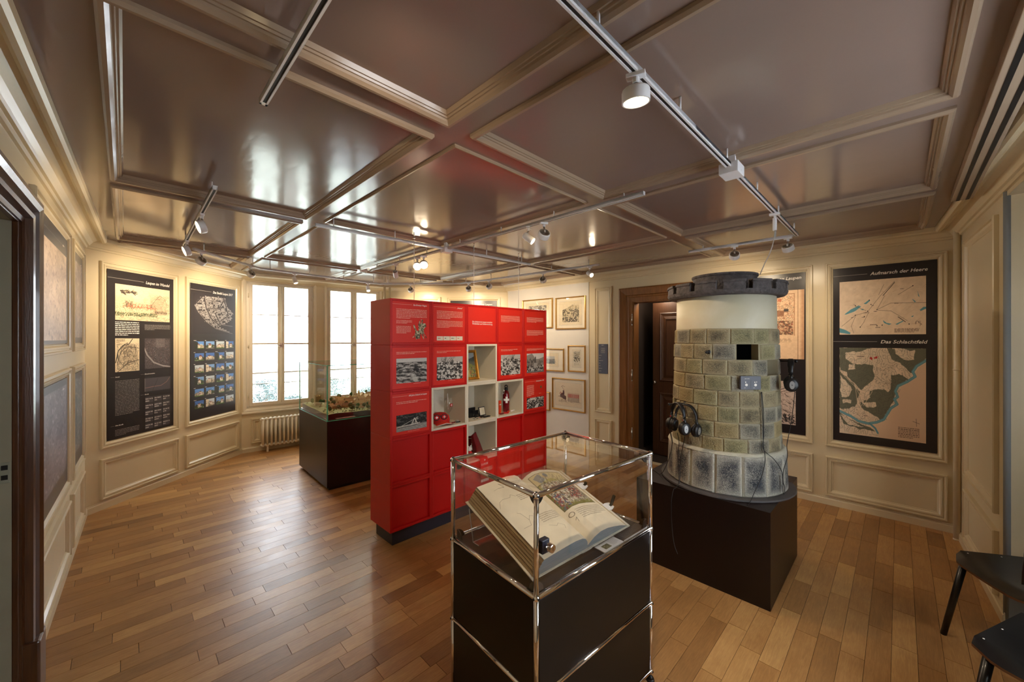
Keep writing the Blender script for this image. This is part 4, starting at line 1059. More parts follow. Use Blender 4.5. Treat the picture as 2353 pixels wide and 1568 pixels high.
# ------------------------------------------------------------------ framed prints on the white wall
def engraving(seed, kind, h=150, w=150):
    p = Pic(h, w, (222, 206, 174), seed); D = [(60,52,42),(96,84,66),(150,134,106)]
    if kind == 'battle':
        p.rect(.14,.16,.88,.88,(176,158,124)); p.poly([(.14,.4),(.35,.3),(.6,.14),(.88,.12),(.88,.0),(.14,.0)], (220,204,170)); p.tex(.14,.30,.88,.88, 22, [(44,38,30),(110,98,76),(196,180,148)], (.44,.53), .95); p.tex(.14,.12,.88,.34, 12, [(140,126,98),(214,198,164)], (.5,), .6); p.strokes(500,.14,.36,.88,.88,.03,.007,D+[(220,204,168)],None,.85); p.poly([(.14,.12),(.14,.36),(.34,.28),(.58,.13)], (222,206,174), .9, .04); p.rect(.14,.90,.88,.93,(200,184,150))
        p.rect(0,0,.13,1,(222,206,174)); p.rect(.885,0,1,1,(222,206,174)); p.rect(0,.885,1,1,(222,206,174))
    elif kind == 'grey':
        p.rect(.10,.12,.90,.88,(168,158,142)); p.tex(.1,.12,.9,.88, 18, [(96,90,82),(150,142,128),(186,176,158)], (.44,.54), .9); p.strokes(500,.1,.12,.9,.88,.03,.006,[(120,112,102),(190,180,160),(90,84,80)],None,.6)
    elif kind == 'lake':
        p.rect(.2,.24,.8,.80,(186,188,184)); p.rect(.2,.54,.8,.80,(112,118,122)); p.poly([(.2,.54),(.4,.4),(.55,.46),(.8,.42),(.8,.56)], (130,130,126)); p.strokes(120,.2,.5,.8,.8,.1,.02,[(90,94,98),(150,152,150)],0,.7)
    elif kind == 'page':
        p.rect(.08,.05,.92,.97,(214,202,176)); p.strokes(90,.14,.1,.86,.5,.15,.012,D,.1,.7); p.tex(.12,.40,.88,.70, 20, [(44,38,32),(150,136,110),(214,202,176)], (.46,.52), .95); p.contours(.12,.1,.88,.42, 6, 8, 1.3, (70,60,48), .8); p.lines(.2,.74,.8,.90,4,(96,84,66),.6,.4)
    elif kind == 'riders':
        p.a[:] = np.array((224,206,176))/255
        p.strokes(60,.1,.74,.9,.86,.1,.008,[(170,150,124)],0,.6)
        p.poly([(.16,.62),(.2,.5),(.27,.44),(.33,.5),(.42,.6),(.40,.74),(.30,.70),(.22,.66)], (96,70,66), .9, .05); p.line([(.26,.72),(.24,.8)], .012, (70,52,50)); p.line([(.38,.7),(.42,.8)], .012, (70,52,50)); p.line([(.2,.6),(.1,.62)], .012, (70,52,50)); p.line([(.16,.5),(.2,.42),(.24,.5)], .016, (160,60,50))
        p.poly([(.28,.52),(.29,.34),(.34,.34),(.35,.52)], (100,70,80)); p.disc(.32,.31,.02,(190,140,110)); p.line([(.30,.28),(.25,.16)], .008, (70,50,44)); p.line([(.22,.2),(.28,.14),(.36,.18)], .010, (90,60,50))
        for k in range(8):
            x_ = .48+k*.055; p.rect(x_,.46,x_+.035,.62,(164,60,48)); p.line([(x_+.01,.62),(x_,.78)], .012, (120,90,80)); p.line([(x_+.03,.62),(x_+.035,.80)], .012, (70,60,70)); p.disc(x_+.017,.43,.014,(170,120,96))
    return p.grain(.03)
def framed(x0, x1, z0, z1, lab, kind, seed, fw=.018, tilt=0.0, mm=(.13, .12), group='gilt framed prints on the white wall'):
    o = empty('framed_print', W5.M @ Vector((x0, -.014, z0)), W5.rz, lab, 'picture frame', group); W, H = x1-x0, z1-z0
    mb = MB(); mb.frame(0, 0, W, H, [(0, 0), (0, .020), (.003, .024), (fw*.5, .026), (fw-.003, .020), (fw, .012), (fw, .004)]); mb.build('frame', GOLD, o)
    mb = MB(); mb.box(fw*.5, -.005, fw*.5, W-fw*.5, 0, H-fw*.5); mb.build('mount', PAPERM, o)
    mx, mz = W*mm[0] + fw, H*mm[1] + fw
    mb = MB(); mb.frame(mx-.006, mz-.006, W-mx+.006, H-mz+.006, [(0, .0055), (.002, .0058), (.003, .0052)]); mb.build('mount_line', SPRINT, o)
    picture('print', engraving(seed, kind), mx, mz, W-2*mx, H-2*mz, o, PRINT, y=-.0056)
    mb = MB(); mb.box(fw*.7, -.0115, fw*.7, W-fw*.7, -.0095, H-fw*.7); mb.build('glass', GLASS, o)
    for xx in (W*.2, W*.8) if W > .3 else (W*.5,):
        mb = MB(); mb.box(xx-.003, -.006, H-.002, xx+.003, -.001, H+.009); mb.build('hanger', STEEL, o)
def fz(px, py): return W5.z(px, py)
framed(W5.x(1203), W5.x(1272), fz(1240, 755), fz(1240, 688), 'gilt framed grey print at top left of the white wall, half behind the red shelf', 'grey', 31, mm=(.10, .10))
framed(W5.x(1279), W5.x(1348), fz(1310, 757), fz(1310, 683), 'gilt framed battle engraving at the top right of the white wall', 'battle', 32, mm=(.10, .10))
framed(W5.x(1232), W5.x(1298), fz(1270, 853), fz(1270, 801), 'gilt framed small blue-grey landscape in the middle row, beside the shelf', 'lake', 33, mm=(.16, .16))
framed(W5.x(1307), W5.x(1347), fz(1325, 855), fz(1325, 794), 'narrow gilt framed portrait-format print right in the middle row', 'page', 34, mm=(.20, .13))
framed(W5.x(1271), W5.x(1347), fz(1308, 944), fz(1308, 870), 'large gilt framed print of a rider leading soldiers, bottom right of the white wall', 'riders', 35, mm=(.08, .10))
framed(W5.x(1190), W5.x(1266), fz(1230, 938), fz(1230, 897), 'gilt framed print at the bottom, almost hidden by the red shelf', 'page', 36, mm=(.2, .12))

# ------------------------------------------------------------------ red shelf wall of twenty-five cubes
CW, CHh, CD, BZ = .370, .360, .335, .115
SH = empty('red_cube_shelf', (-.928, 2.95, 0), PI/4, 'tall red cube shelf wall with text boards and five cream open cubes', 'shelf')
mb = MB(); mb.box(.035, .035, 0, 5*CW-.035, CD-.03, BZ); mb.build('plinth', PLINTH, SH, bevel=.002)
def cube(c, r):
    x0, z0 = c*CW + .00015, BZ + (4-r)*CHh + .00015; x1, z1 = x0 + CW - .0003, z0 + CHh - .0003; return x0, x1, z0, z1
OPEN = {(2, 1), (1, 2), (2, 2), (3, 2), (2, 3)}
TXT = {}
def bw_photo(kind, seed):
    p = Pic(124, 146, (150, 144, 138), seed); D = [(24,22,22),(80,76,72),(206,202,196)]; T3 = [(34,32,30),(110,104,98),(178,172,164),(222,218,210)]
    if kind == 'plain':
        p.rect(0,0,1,.16,(206,202,196)); p.rect(0,.16,1,.5,(112,106,100)); p.tex(0,.18,1,1, 16, T3, (.42,.5,.6), .8, .5); p.contours(0,.15,1,1, 5, 12, 1.0, (50,46,44), .6); p.strokes(260,0,.15,1,1,.05,.006,D,.25,.6); p.strokes(60,.55,.44,.95,.52,.03,.02,[(30,28,28)],1.4); p.poly([(.45,.62),(.62,.68),(.75,.98),(.55,.98)], (200,196,188), .7, .08); p.line([(0,.52),(.3,.42),(.55,.54)], .02, (60,56,52))
    elif kind == 'crowd':
        p.rect(0,0,1,.3,(190,182,174)); p.poly([(0,.5),(.2,.15),(.45,.3),(.6,.1),(.8,.4),(1,.2),(1,1),(0,1)], (110,104,98), 1, .1); p.tex(0,.22,1,1, 15, T3, (.44,.5,.57), .95); p.strokes(420,0,.2,1,1,.035,.010,D,None,.85); p.strokes(30,.15,.05,.7,.4,.2,.008,[(60,56,52)],-1.2)
    elif kind == 'square':
        p.rect(0,0,1,.3,(216,208,200)); p.poly([(0,.1),(.3,0),(.55,.35),(1,.2),(1,.8),(0,.85)], (150,140,130)); p.strokes(60,.05,.2,.5,.75,.08,.03,[(80,74,70)],1.5); p.strokes(50,.55,.35,1,.7,.06,.02,[(90,84,78)],1.5); p.rect(0,.82,1,1,(120,114,110)); p.tex(0,.62,1,.92, 18, T3, (.5,.56,.62), .8); p.strokes(50,.1,.7,.9,.92,.05,.015,D,1.5); p.line([(.5,.2),(.5,.6)], .05, (70,64,60)); p.rect(.4,.5,.6,.75,(170,162,154))
    elif kind == 'engine':
        p.a[:] = np.array((44,44,42))/255; p.tex(0,0,1,.64, 12, [(20,20,20),(48,48,46),(92,90,86)], (.5,.6), .9); p.strokes(120,0,0,1,.55,.06,.014,[(24,24,24),(80,80,76)],1.2,.7); p.rect(0,.66,1,1,(150,146,140)); p.strokes(120,0,.7,1,1,.05,.02,[(120,116,112),(180,176,170)],0,.6)
        W_ = (222,216,204); p.line([(.05,.72),(.66,.64)], .03, W_); p.line([(.05,.78),(.66,.72)], .02, (40,38,36)); p.line([(.18,.66),(.70,.26)], .018, W_); p.line([(.50,.66),(.58,.30),(.68,.66)], .03, W_); p.line([(.60,.66),(.64,.32)], .02, W_); p.disc(.67,.36,.045,(150,146,138)); p.disc(.52,.62,.04,(190,184,174)); p.line([(.44,.7),(.76,.62)], .03, W_)
    elif kind == 'parade':
        p.a[:] = np.array((96,92,88))/255; p.tex(0,0,1,1, 14, T3, (.47,.54,.62), .95); p.strokes(240,0,0,1,1,.05,.012,[(30,28,28),(70,66,64),(190,184,176)],None,.8); p.rect(.2,.05,.5,.2,(214,208,198)); p.poly([(.42,1),(.55,.68),(.72,.62),(.64,1)], (216,212,204), 1, .05)
    return p.grain(.04)
def bp(x0, x1, z0, z1, fx, fz): return x0 + (x1-x0)*fx, z1 - (z1-z0)*fz
for r in range(5):
    for c in range(5):
        x0, x1, z0, z1 = cube(c, r); op = (c, r) in OPEN; m = CREAMB if op else RED; t = .019
        has = (r == 0) or (r == 1 and c != 2) or (r == 2 and c in (0, 4)); lower_txt = (r == 4 and c == 3) or (r == 4 and c == 4)
        mb = MB(); mb.box(x0, 0, z0, x0+t, CD, z1).box(x1-t, 0, z0, x1, CD, z1).box(x0+t, 0, z0, x1-t, CD, z0+t).box(x0+t, 0, z1-t, x1-t, CD, z1).box(x0+t, CD-.012, z0+t, x1-t, CD, z1-t)
        cb = mb.build('cube', m, SH, bevel=.0022, seg=1)
        if op: continue
        yb = .003 if has else .024
        mb = MB(); mb.box(x0+t, yb, z0+t, x1-t, yb+.012, z1-t)
        mb.build('board' if has else 'door_panel', REDB if has else RED, cb, bevel=.0008, seg=1)
        if not has: continue
        a0, a1, b0, b1 = x0+t, x1-t, z0+t, z1-t; y = yb - .0008; w_, h_ = a1-a0, b1-b0
        def head(s, wd, fz=.07, sz=.019):
            t_ = text(s, cb, 0, 0, sz, WPRINT, y=y, width=wd); co = np.empty(len(t_.data.vertices)*3, np.float32); t_.data.vertices.foreach_get('co', co); co = co.reshape(-1, 3)
            co[:, 0] += a1 - w_*.08 - wd; co[:, 2] += b1 - h_*fz - sz*.3; t_.data.vertices.foreach_set('co', co.ravel()); t_.data.update()
            e = MB(); e.add([(a0, y, b1-h_*fz), (a1-w_*.08-wd-.01, y, b1-h_*fz), (a1-w_*.08-wd-.01, y, b1-h_*fz+.0014), (a0, y, b1-h_*fz+.0014)], [(0,1,2,3)]); e.build('rule_line', RPRINT, cb)
        def para(fx0, fz0, fx1, fz1, n, s=1): print_lines(cb, a0+w_*fx0, b1-h_*fz1, a0+w_*fx1, b1-h_*fz0, n, RPRINT, y, .42, seed=s+c*7+r)
        def photo(kind, fx0, fz0, fx1, fz1): picture('photograph', bw_photo(kind, c*5+r), a0+w_*fx0, b1-h_*fz1, w_*(fx1-fx0), h_*(fz1-fz0), cb, PRINT, y=y)
        if (c, r) == (0, 0):
            head('Das Schweizer Wappen', .125); para(.10,.17,.92,.42,7); para(.10,.45,.51,.54,3,2); para(.10,.59,.48,.78,6,3)
            p = Pic(110, 80, (222, 40, 24), 3); base = p.a.copy(); ST = [(150,140,110),(196,186,150),(92,84,66),(120,110,84)]
            p.line([(.62,.02),(.70,.08),(.52,.32)], .07, ST[1]); p.line([(.5,.1),(.42,.3)], .07, ST[0]); p.poly([(.42,.3),(.62,.18),(.9,.2),(.98,.36),(.82,.42),(.78,.6),(.84,.68),(.72,.74),(.5,.72),(.38,.5)], ST[1], 1, .08)
            p.line([(.1,.32),(.14,.44),(.26,.6)], .09, ST[0]); p.poly([(.2,.58),(.44,.56),(.56,.8),(.5,.98),(.2,1),(.16,.8)], ST[0], 1, .1); p.line([(.2,.8),(.02,.9)], .05, ST[1]); p.line([(.62,.7),(.78,.96)], .06, ST[1]); p.line([(.74,.66),(.96,.92)], .05, ST[2])
            msk = (np.abs(p.a-base).sum(-1) > .05); p.tex(0,0,1,1, 14, [(62,56,44),(140,130,100),(200,188,156)], (.44,.54), .85); p.strokes(240,0,0,1,1,.06,.02,ST+[(60,54,44),(170,70,54)],None,.8); p.a = np.where(msk[..., None], p.a, base)
            picture('carved_figure', p, a0+w_*.53, b1-h_*.92, w_*.39, h_*.5, cb, PRINT, y=y)
        elif (c, r) == (1, 0):
            head('\u201eSwissness\u201c', .062); para(.10,.16,.92,.38,6); para(.10,.42,.92,.62,6,2)
            for k, (s_, cl) in enumerate((('SWISS', RED), ('Switzerland', SLOT), ('Swiss', SLOT), ('swissair', RED))):
                e = MB(); xa_ = a0+w_*(.10+k*.207); e.add([(xa_, y, b1-h_*.95), (xa_+w_*.195, y, b1-h_*.95), (xa_+w_*.195, y, b1-h_*.84), (xa_, y, b1-h_*.84)], [(0,1,2,3)]); e.build('logo_field', CREAMB, cb)
                print_lines(cb, xa_+w_*.03, b1-h_*.905, xa_+w_*.17, b1-h_*.88, 1, cl, y-.0004, .8, seed=k, name='logo')
        elif (c, r) == (2, 0):
            text('Die Schlacht bei Laupen zwischen', cb, a0+w_*.13, b1-h_*.44, .02, WPRINT, y=y, width=w_*.74); text('Wirklichkeit und Heldenverehrung', cb, a0+w_*.13, b1-h_*.50, .02, WPRINT, y=y, width=w_*.74)
        elif (c, r) == (3, 0): para(.10,.19,.90,.40,7)
        elif (c, r) == (4, 0): para(.10,.20,.90,.37,6); para(.10,.62,.90,.80,6,2)
        elif (c, r) == (0, 1): para(.10,.10,.92,.17,2); photo('plain', .10,.27,.92,.87); para(.55,.89,.92,.91,1,4)
        elif (c, r) == (1, 1): para(.10,.10,.85,.17,2); photo('crowd', .10,.27,.92,.88); para(.45,.90,.92,.92,1,4)
        elif (c, r) == (3, 1): para(.10,.10,.80,.17,2); photo('crowd', .10,.28,.92,.90); para(.45,.92,.92,.94,1,4)
        elif (c, r) == (4, 1): para(.10,.10,.92,.18,3); photo('square', .10,.27,.92,.90); para(.3,.92,.92,.94,1,4)
        elif (c, r) == (0, 2): head('600 Jahre Schlacht bei Laupen', .165); para(.10,.19,.92,.26,2); photo('engine', .10,.52,.92,.92); para(.4,.94,.92,.96,1,4)
        elif (c, r) == (4, 2):
            head('Schlachtjahrfeier 1939', .13); para(.10,.18,.44,.55,12); photo('parade', .10,.60,.92,.95); para(.68,.48,.92,.50,1,4)
            e = MB(); e.cyl((a0+w_*.78, y, b1-h_*.28), (a0+w_*.78, y-.0006, b1-h_*.28), .014, 20); e.build('medal_picture', mat('medal_bronze_print', (104, 92, 58), rough=.5, var=.3, vscale=60), cb)
# hanging wires with hooks
def wire(u, v, lab):
    w = uv(u, v, HC + .034); o = empty('hanging_wire', w, PI/4, lab, 'wire', 'steel wires from the ceiling to the red shelf'); L = w.z - 1.9135
    mb = MB(); mb.tube([(.0 + .011*math.cos(t), 0, -.022 + .011*math.sin(t)) for t in [k*PI/6 for k in range(12)]], .0022, 6, True); mb.cyl((0, 0, 0), (0, 0, -.012), .003, 8)
    mb.tube([(0, .009*math.cos(t), -.040 + .011*math.sin(t)) for t in [k*PI/6 for k in range(12)]], .0020, 6, True); mb.build('ring_hook', CHROME, o, smooth=True)
    mb = MB(); mb.cyl((0, 0, -.05), (0, 0, -.075), .005, 10).box(-.008, -.006, -.102, .008, .006, -.088).cyl((0, 0, -.075), (0, 0, -.11), .0028, 8); mb.build('clamp', STEEL, o)
    mb = MB(); mb.cyl((0, 0, -.11), (0, 0, -L), .0024, 6); mb.build('cable', mat('steel_cable', (232, 228, 222), rough=.4), o, smooth=True)
wire(1.73, 2.90, 'leftmost steel wire hanging from the ceiling to the red shelf'); wire(2.38, 2.90, 'middle steel wire hanging from the ceiling to the red shelf'); wire(3.0, 2.90, 'rightmost steel wire hanging from the ceiling to the red shelf')

# exhibits in the open cubes (built in the shelf's own axes)
SM = Matrix.Translation((-.928, 2.95, 0)) @ Matrix.Rotation(PI/4, 4, 'Z')
def item(nm, c, r, x, y, lab, cat, rz=0, dz=0, group=None, fromfront=True):
    x0, x1, z0, z1 = cube(c, r); x += (max(y, 0) * (x0 + .18 + 1.43) / 2.74 if fromfront else 0); p = SM @ Vector((x0 + .019 + x, y, z0 + .0192 + dz)); return empty(nm, p, PI/4 + rz, lab, cat, group)
REDG = mat('glossy_dark_red', (112, 8, 22), rough=.18, var=.05, coat=.6); REDF = mat('red_fabric', (200, 30, 26), rough=.8, var=.08, bump=.1, bscale=200)
ORG = mat('orange_red_plastic', (232, 70, 34), rough=.3); WP = mat('white_plastic', (236, 232, 228), rough=.35, var=.01)
def cross(o, x, y, z, s, m=None, name='white_cross', M=None):
    mb = MB(); a = s*.33; mb.xz([(x-a/2, z-s/2), (x+a/2, z-s/2), (x+a/2, z-a/2), (x+s/2, z-a/2), (x+s/2, z+a/2), (x+a/2, z+a/2), (x+a/2, z+s/2), (x-a/2, z+s/2), (x-a/2, z+a/2), (x-s/2, z+a/2), (x-s/2, z-a/2), (x-a/2, z-a/2)], y, y+.0012)
    if M is not None: mb.v = [tuple(M @ Vector(v)) for v in mb.v]
    return mb.build(name, m or WP, o)
# painting leaning in the upper cube
o = item('small_painting', 2, 1, .018, .135, 'small gilt framed landscape painting leaning in the upper cream cube', 'painting', fromfront=False); o.rotation_euler = (-.20, 0, PI/4)
mb = MB(); mb.frame(0, 0, .215, .285, [(0, 0), (0, .014), (.004, .020), (.012, .016), (.020, .018), (.026, .006), (.028, 0)]); mb.build('frame', mat('aged_gilding', (190, 130, 44), rough=.35, metal=.6, var=.2, vscale=30), o)
mb = MB(); mb.box(.004, 0, .004, .211, .008, .281); mb.build('backing', BROWN2, o)
p = Pic(90, 66, (120, 132, 130), 40); p.rect(0,0,1,.3,(150,158,160)); p.poly([(0,.3),(.3,.1),(.6,.26),(1,.16),(1,.6),(0,.6)], (78,82,74), 1, .08); p.poly([(0,.5),(.5,.42),(1,.55),(1,1),(0,1)], (110,112,60), 1, .1); p.strokes(160,0,.6,1,1,.08,.03,[(170,150,60),(60,66,40),(196,180,120),(60,90,120),(200,90,60)],None,.7); p.poly([(.1,.8),(.5,.72),(.6,1),(.1,1)], (190,180,110), .7, .1); p.grain(.05)
picture('canvas', p, .026, .026, .163, .233, o, PRINT, y=-.004)
# cap with sunglasses, stemmed glass and pocket knives in the left cube
o = item('baseball_cap', 1, 2, .060, .165, 'red baseball cap with white-edged peak in the left cream cube', 'cap', rz=-.25)
mb = MB(); mb.lathe([(.082, 0), (.084, .03), (.076, .062), (.05, .084), (.0, .092)], 20, Matrix.Scale(1.12, 4, (0, 1, 0))); mb.build('crown', REDF, o, smooth=True)
mb = MB(); vs = []
for i in range(9):
    t = -PI*.86 + PI*.72*i/8
    for k in range(4):
        q = .080 + k*.026; vs.append((q*math.cos(t)*(1 - k*.06), q*math.sin(t), .012 + .022*math.cos((t+PI/2)*1.6) - k*.004 - .020*abs(math.cos(t))))
mb.add(vs, [(i*4+k, i*4+k+1, (i+1)*4+k+1, (i+1)*4+k) for i in range(8) for k in range(3)]); pk = mb.build('peak', mat('bright_red_peak', (236, 60, 36), rough=.7), o, smooth=True); pk.modifiers.new('thick', 'SOLIDIFY').thickness = .003
mb = MB(); mb.tube([vs[i*4+3] for i in range(9)], .0022, 6); mb.build('edge_piping', WP, o, smooth=True)
o = item('sunglasses', 1, 2, .066, .085, 'dark sunglasses with red lenses and white crosses on the red cap', 'sunglasses', rz=-.2, dz=.066)
LR = mat('red_lens', (206, 30, 36), rough=.2)
for s in (-1, 1):
    mb = MB(); mb.tube([(s*.035 + .027*math.cos(t), 0, .0 + .022*math.sin(t)) for t in [k*PI/8 for k in range(16)]], .0042, 6, True); rimo = mb.build('rim', SLOT, o, smooth=True)
    mb = MB(); mb.lathe([(0, 0), (.026, 0)], 20, Matrix.Translation((s*.035, 0, 0)) @ Matrix.Rotation(PI/2, 4, 'X')); mb.build('lens', LR, o); cross(o, s*.035, -.003, 0, .022)
    mb = MB(); mb.tube([(s*.062, 0, .008), (s*.068, .02, .01), (s*.07, .06, .008)], .003, 6); mb.build('temple', SLOT, o, smooth=True)
mb = MB(); mb.tube([(-.01, 0, .008), (0, -.003, .012), (.01, 0, .008)], .0035, 6); mb.build('bridge', SLOT, o, smooth=True)
o = item('stemmed_glass', 1, 2, .150, .20, 'clear stemmed glass with a small red flag in the left cream cube', 'glass')
mb = MB(); mb.lathe([(.034, 0), (.030, .003), (.004, .006), (.0035, .06), (.012, .07), (.034, .10), (.040, .13), (.036, .165), (.030, .20), (.0285, .20), (.034, .165), (.038, .13), (.032, .10), (.010, .073), (.0, .072)], 28); mb.build('bowl', GLASS, o, smooth=True)
mb = MB(); mb.box(-.014, -.043, .13, .014, -.041, .156); mb.build('flag_sticker', REDF, o); cross(o, 0, -.0445, .143, .017)
mb = MB(); mb.cyl((-.004, 0, .10), (-.012, 0, .245), .0035, 8); mb.build('stirrer', WP, o, smooth=True)
for k, (x, y, lab, m_, rz) in enumerate(((.205, .065, 'red pocket knife with white cross in front in the left cream cube', REDG, .1), (.228, .085, 'small dark folding knife in the left cream cube', STEEL, .5), (.250, .10, 'small steel tool at the back right of the left cream cube', STEEL, -.3), (.255, .055, 'dark key-ring knife nearest the right of the left cream cube', SLOT, -.1))):
    o = item('pocket_knife', 1, 2, x, y, lab, 'pocket knife', rz=rz, group='pocket knives in the cream cubes')
    mb = MB(); mb.prism([(.024*math.cos(t), .0065*math.sin(t)) for t in [q*PI/8 for q in range(16)]], 0, .009); mb.build('handle', m_, o, bevel=.001)
    mb = MB(); mb.box(-.018, -.0015, .0092, .018, .0015, .0105); mb.build('blade', STEEL, o)
    if k == 0: mb = MB(); mb.box(-.003, -.001, .009, .003, .001, .0098).box(-.001, -.003, .009, .001, .003, .0098); mb.build('white_cross', WP, o)
# boxes and medals in the middle cube
o = item('glass_sheet', 2, 2, .285, .02, 'thin sheet of glass leaning in the middle cream cube', 'glass sheet', rz=.0, fromfront=False); 
mb = MB(); mb.add([(.0, 0, 0), (-.05, .28, 0), (-.13, .28, .30), (-.075, .02, .30), (.003, 0, 0), (-.047, .28, 0), (-.127, .28, .30), (-.072, .02, .30)], [(0,1,2,3),(7,6,5,4),(0,4,5,1),(1,5,6,2),(2,6,7,3),(3,7,4,0)]); mb.build('pane', GLASS, o)
for x, y, w_, h_, d_, lab in ((.035, .16, .11, .085, .05, 'taller dark presentation case at the left of the middle cream cube'), (.090, .135, .07, .060, .045, 'smaller dark presentation case in the middle cream cube')):
    o = item('presentation_case', 2, 2, x, y, lab, 'case', rz=.08, group='dark presentation cases in the middle cube')
    mb = MB(); mb.box(-w_/2, -d_/2, 0, w_/2, d_/2, h_*.45); mb.build('base', SLOT, o, bevel=.002)
    mb = MB(); mb.box(-w_/2, d_/2-.012, h_*.45, w_/2, d_/2, h_); mb.build('lid', SLOT, o, bevel=.002)
    mb = MB(); mb.cyl((0, -d_/2-.001, h_*.25), (0, -d_/2+.002, h_*.25), .010, 16); mb.build('medal', STEEL, o)
o = item('open_medal_case', 2, 2, .190, .085, 'open black medal case with a cream card in the middle cream cube', 'case', rz=.12)
mb = MB(); mb.box(-.042, -.04, 0, .042, .02, .010); mb.build('tray', SLOT, o, bevel=.001)
mb = MB(); mb.cyl((.005, -.012, .010), (.005, -.012, .013), .016, 20); mb.build('medal', STEEL, o)
lidM = Matrix.Translation((0, .02, .008)) @ Matrix.Rotation(-.22, 4, 'X')
mb = MB(); mb.box(-.042, 0, 0, .042, .008, .085, lidM); mb.build('lid', SLOT, o, bevel=.001)
mb = MB(); mb.box(-.034, -.0012, .008, .034, -.0002, .077, lidM); mb.build('card', PAPERM, o); 
for k, (x, y, r_, lab) in enumerate(((.075, .05, .013, 'round medal lying at the front left of the middle cream cube'), (.11, .075, .011, 'silver medal beside the dark case in the middle cream cube'), (.15, .065, .010, 'bronze medal lying in the middle of the middle cream cube'), (.172, .09, .012, 'reddish medal near the open case in the middle cream cube'), (.055, .085, .010, 'small medal at the left of the middle cream cube'))):
    o = item('medal', 2, 2, x, y, lab, 'medal', group='medals in the middle cream cube'); mm_ = (STEEL, STEEL, BROWN2, REDG, STEEL)[k]
    mb = MB(); mb.lathe([(0, 0), (r_, 0), (r_, .003), (r_*.85, .004), (r_*.8, .003), (0, .0034)], 20); mb.build('disc', mm_, o)
    mb = MB(); mb.tube([(r_, 0, .002), (r_+.012, .006, .002), (r_+.022, .0, .003)], .0025, 6); mb.build('ribbon', REDF if k % 2 else BROWN2, o)
# bottle, chocolate box and knives in the right cube
o = item('drinking_bottle', 3, 2, .098, .13, 'dark red metal drinking bottle with a white cross in the right cream cube', 'bottle', rz=-.62)
mb = MB(); mb.lathe([(0, 0), (.034, 0), (.036, .004), (.036, .17), (.034, .185), (.026, .205), (.017, .215), (.017, .222), (0, .222)], 28); mb.build('body', REDG, o, smooth=True)
mb = MB(); mb.lathe([(.018, .220), (.019, .226), (.017, .246), (0, .248)], 20); mb.tube([(.0125*math.cos(t), 0, .258 + .0135*math.sin(t)) for t in [q*PI/8 for q in range(16)]], .005, 8, True); mb.build('cap', SLOT, o, smooth=True)
p_ = MB()
for w_, h_ in ((.011, .033), (.033, .011)):
    vs = []; nn = 8
    for i in range(nn+1):
        t = -PI/2 + (i/nn - .5)*2*w_/.036; vs += [(.0365*math.cos(t), .0365*math.sin(t), .125-h_), (.0365*math.cos(t), .0365*math.sin(t), .125+h_)]
    p_.add(vs, [(2*i, 2*i+2, 2*i+3, 2*i+1) for i in range(nn)])
p_.build('white_cross', WP, o)
mb = MB(); mb.tube([(-.030 + .009*math.cos(t), -.02, .205 + .020*math.sin(t)) for t in [q*PI/8 for q in range(16)]], .0022, 6, True); mb.build('carabiner', CHROME, o, smooth=True)
o = item('chocolate_box', 3, 2, .006, .075, 'narrow orange-red box at the left edge of the right cream cube', 'box', rz=.1)
mb = MB(); mb.box(-.016, -.012, 0, .016, .012, .135); mb.build('carton', ORG, o, bevel=.001); mb = MB(); mb.box(-.012, -.0126, .09, .012, -.0118, .102); mb.build('label_field', WP, o)
for k, (x, y, lab, m_, l_, rz) in enumerate(((.040, .050, 'dark red pocket knife at the front of the right cream cube', REDG, .032, .1), (.075, .060, 'bright red pocket knife in the right cream cube', REDF, .026, -.5), (.130, .085, 'orange plastic whistle lying beside the bottle in the right cream cube', ORG, .030, .4), (.120, .045, 'small red knife at the front middle of the right cream cube', REDF, .018, .1))):
    o = item('pocket_knife', 3, 2, x, y, lab, 'pocket knife', rz=rz, group='pocket knives in the cream cubes')
    mb = MB(); mb.prism([(l_*math.cos(t), l_*.34*math.sin(t)) for t in [q*PI/8 for q in range(16)]], 0, .014); mb.build('handle', m_, o, bevel=.002)
    mb = MB(); mb.box(-l_*.7, -.0015, .0142, l_*.7, .0015, .0155); mb.build('blade', STEEL, o)
o = item('white_pen', 3, 2, .195, .09, 'white pen lying at the right of the right cream cube', 'pen', rz=.25)
mb = MB(); mb.cyl((-.035, 0, .007), (.030, 0, .007), .0065, 12); mb.build('barrel', WP, o, smooth=True); mb = MB(); mb.cyl((.030, 0, .007), (.042, 0, .007), .006, 12, .002); mb.build('tip', STEEL, o, smooth=True)
# lower cube: mug, plush, fan horn and scarf
o = item('red_mug', 2, 3, .030, .19, 'dark red mug with a white cross in the lower cream cube', 'mug', rz=-.5)
mb = MB(); mb.lathe([(0, 0), (.050, 0), (.053, .005), (.053, .155), (.050, .155), (.050, .01), (0, .008)], 28); mb.build('body', REDG, o, smooth=True); mb = MB(); mb.lathe([(.050, .152), (.055, .155), (.050, .158)], 28); mb.build('rim', STEEL, o, smooth=True); cross(o, 0, -.0555, .07, .05)
o = item('plush_toy', 2, 3, .008, .085, 'small white plush with a red shirt in the lower cream cube', 'toy')
mb = MB(); mb.blob((0, 0, .085), .022, 12, 8, .03); mb.build('head', WP, o, smooth=True); mb = MB(); mb.blob((0, 0, .035), .030, 12, 8, .03, (1, .9, 1.15)); mb.build('body', REDF, o, smooth=True)
mb = MB(); mb.blob((-.015, 0, .108), .008, 8, 6).blob((.015, 0, .108), .008, 8, 6); mb.build('ears', WP, o, smooth=True)
o = item('red_bag', 2, 3, .135, .085, 'shiny red bag leaning in the lower cream cube', 'bag', rz=.2)
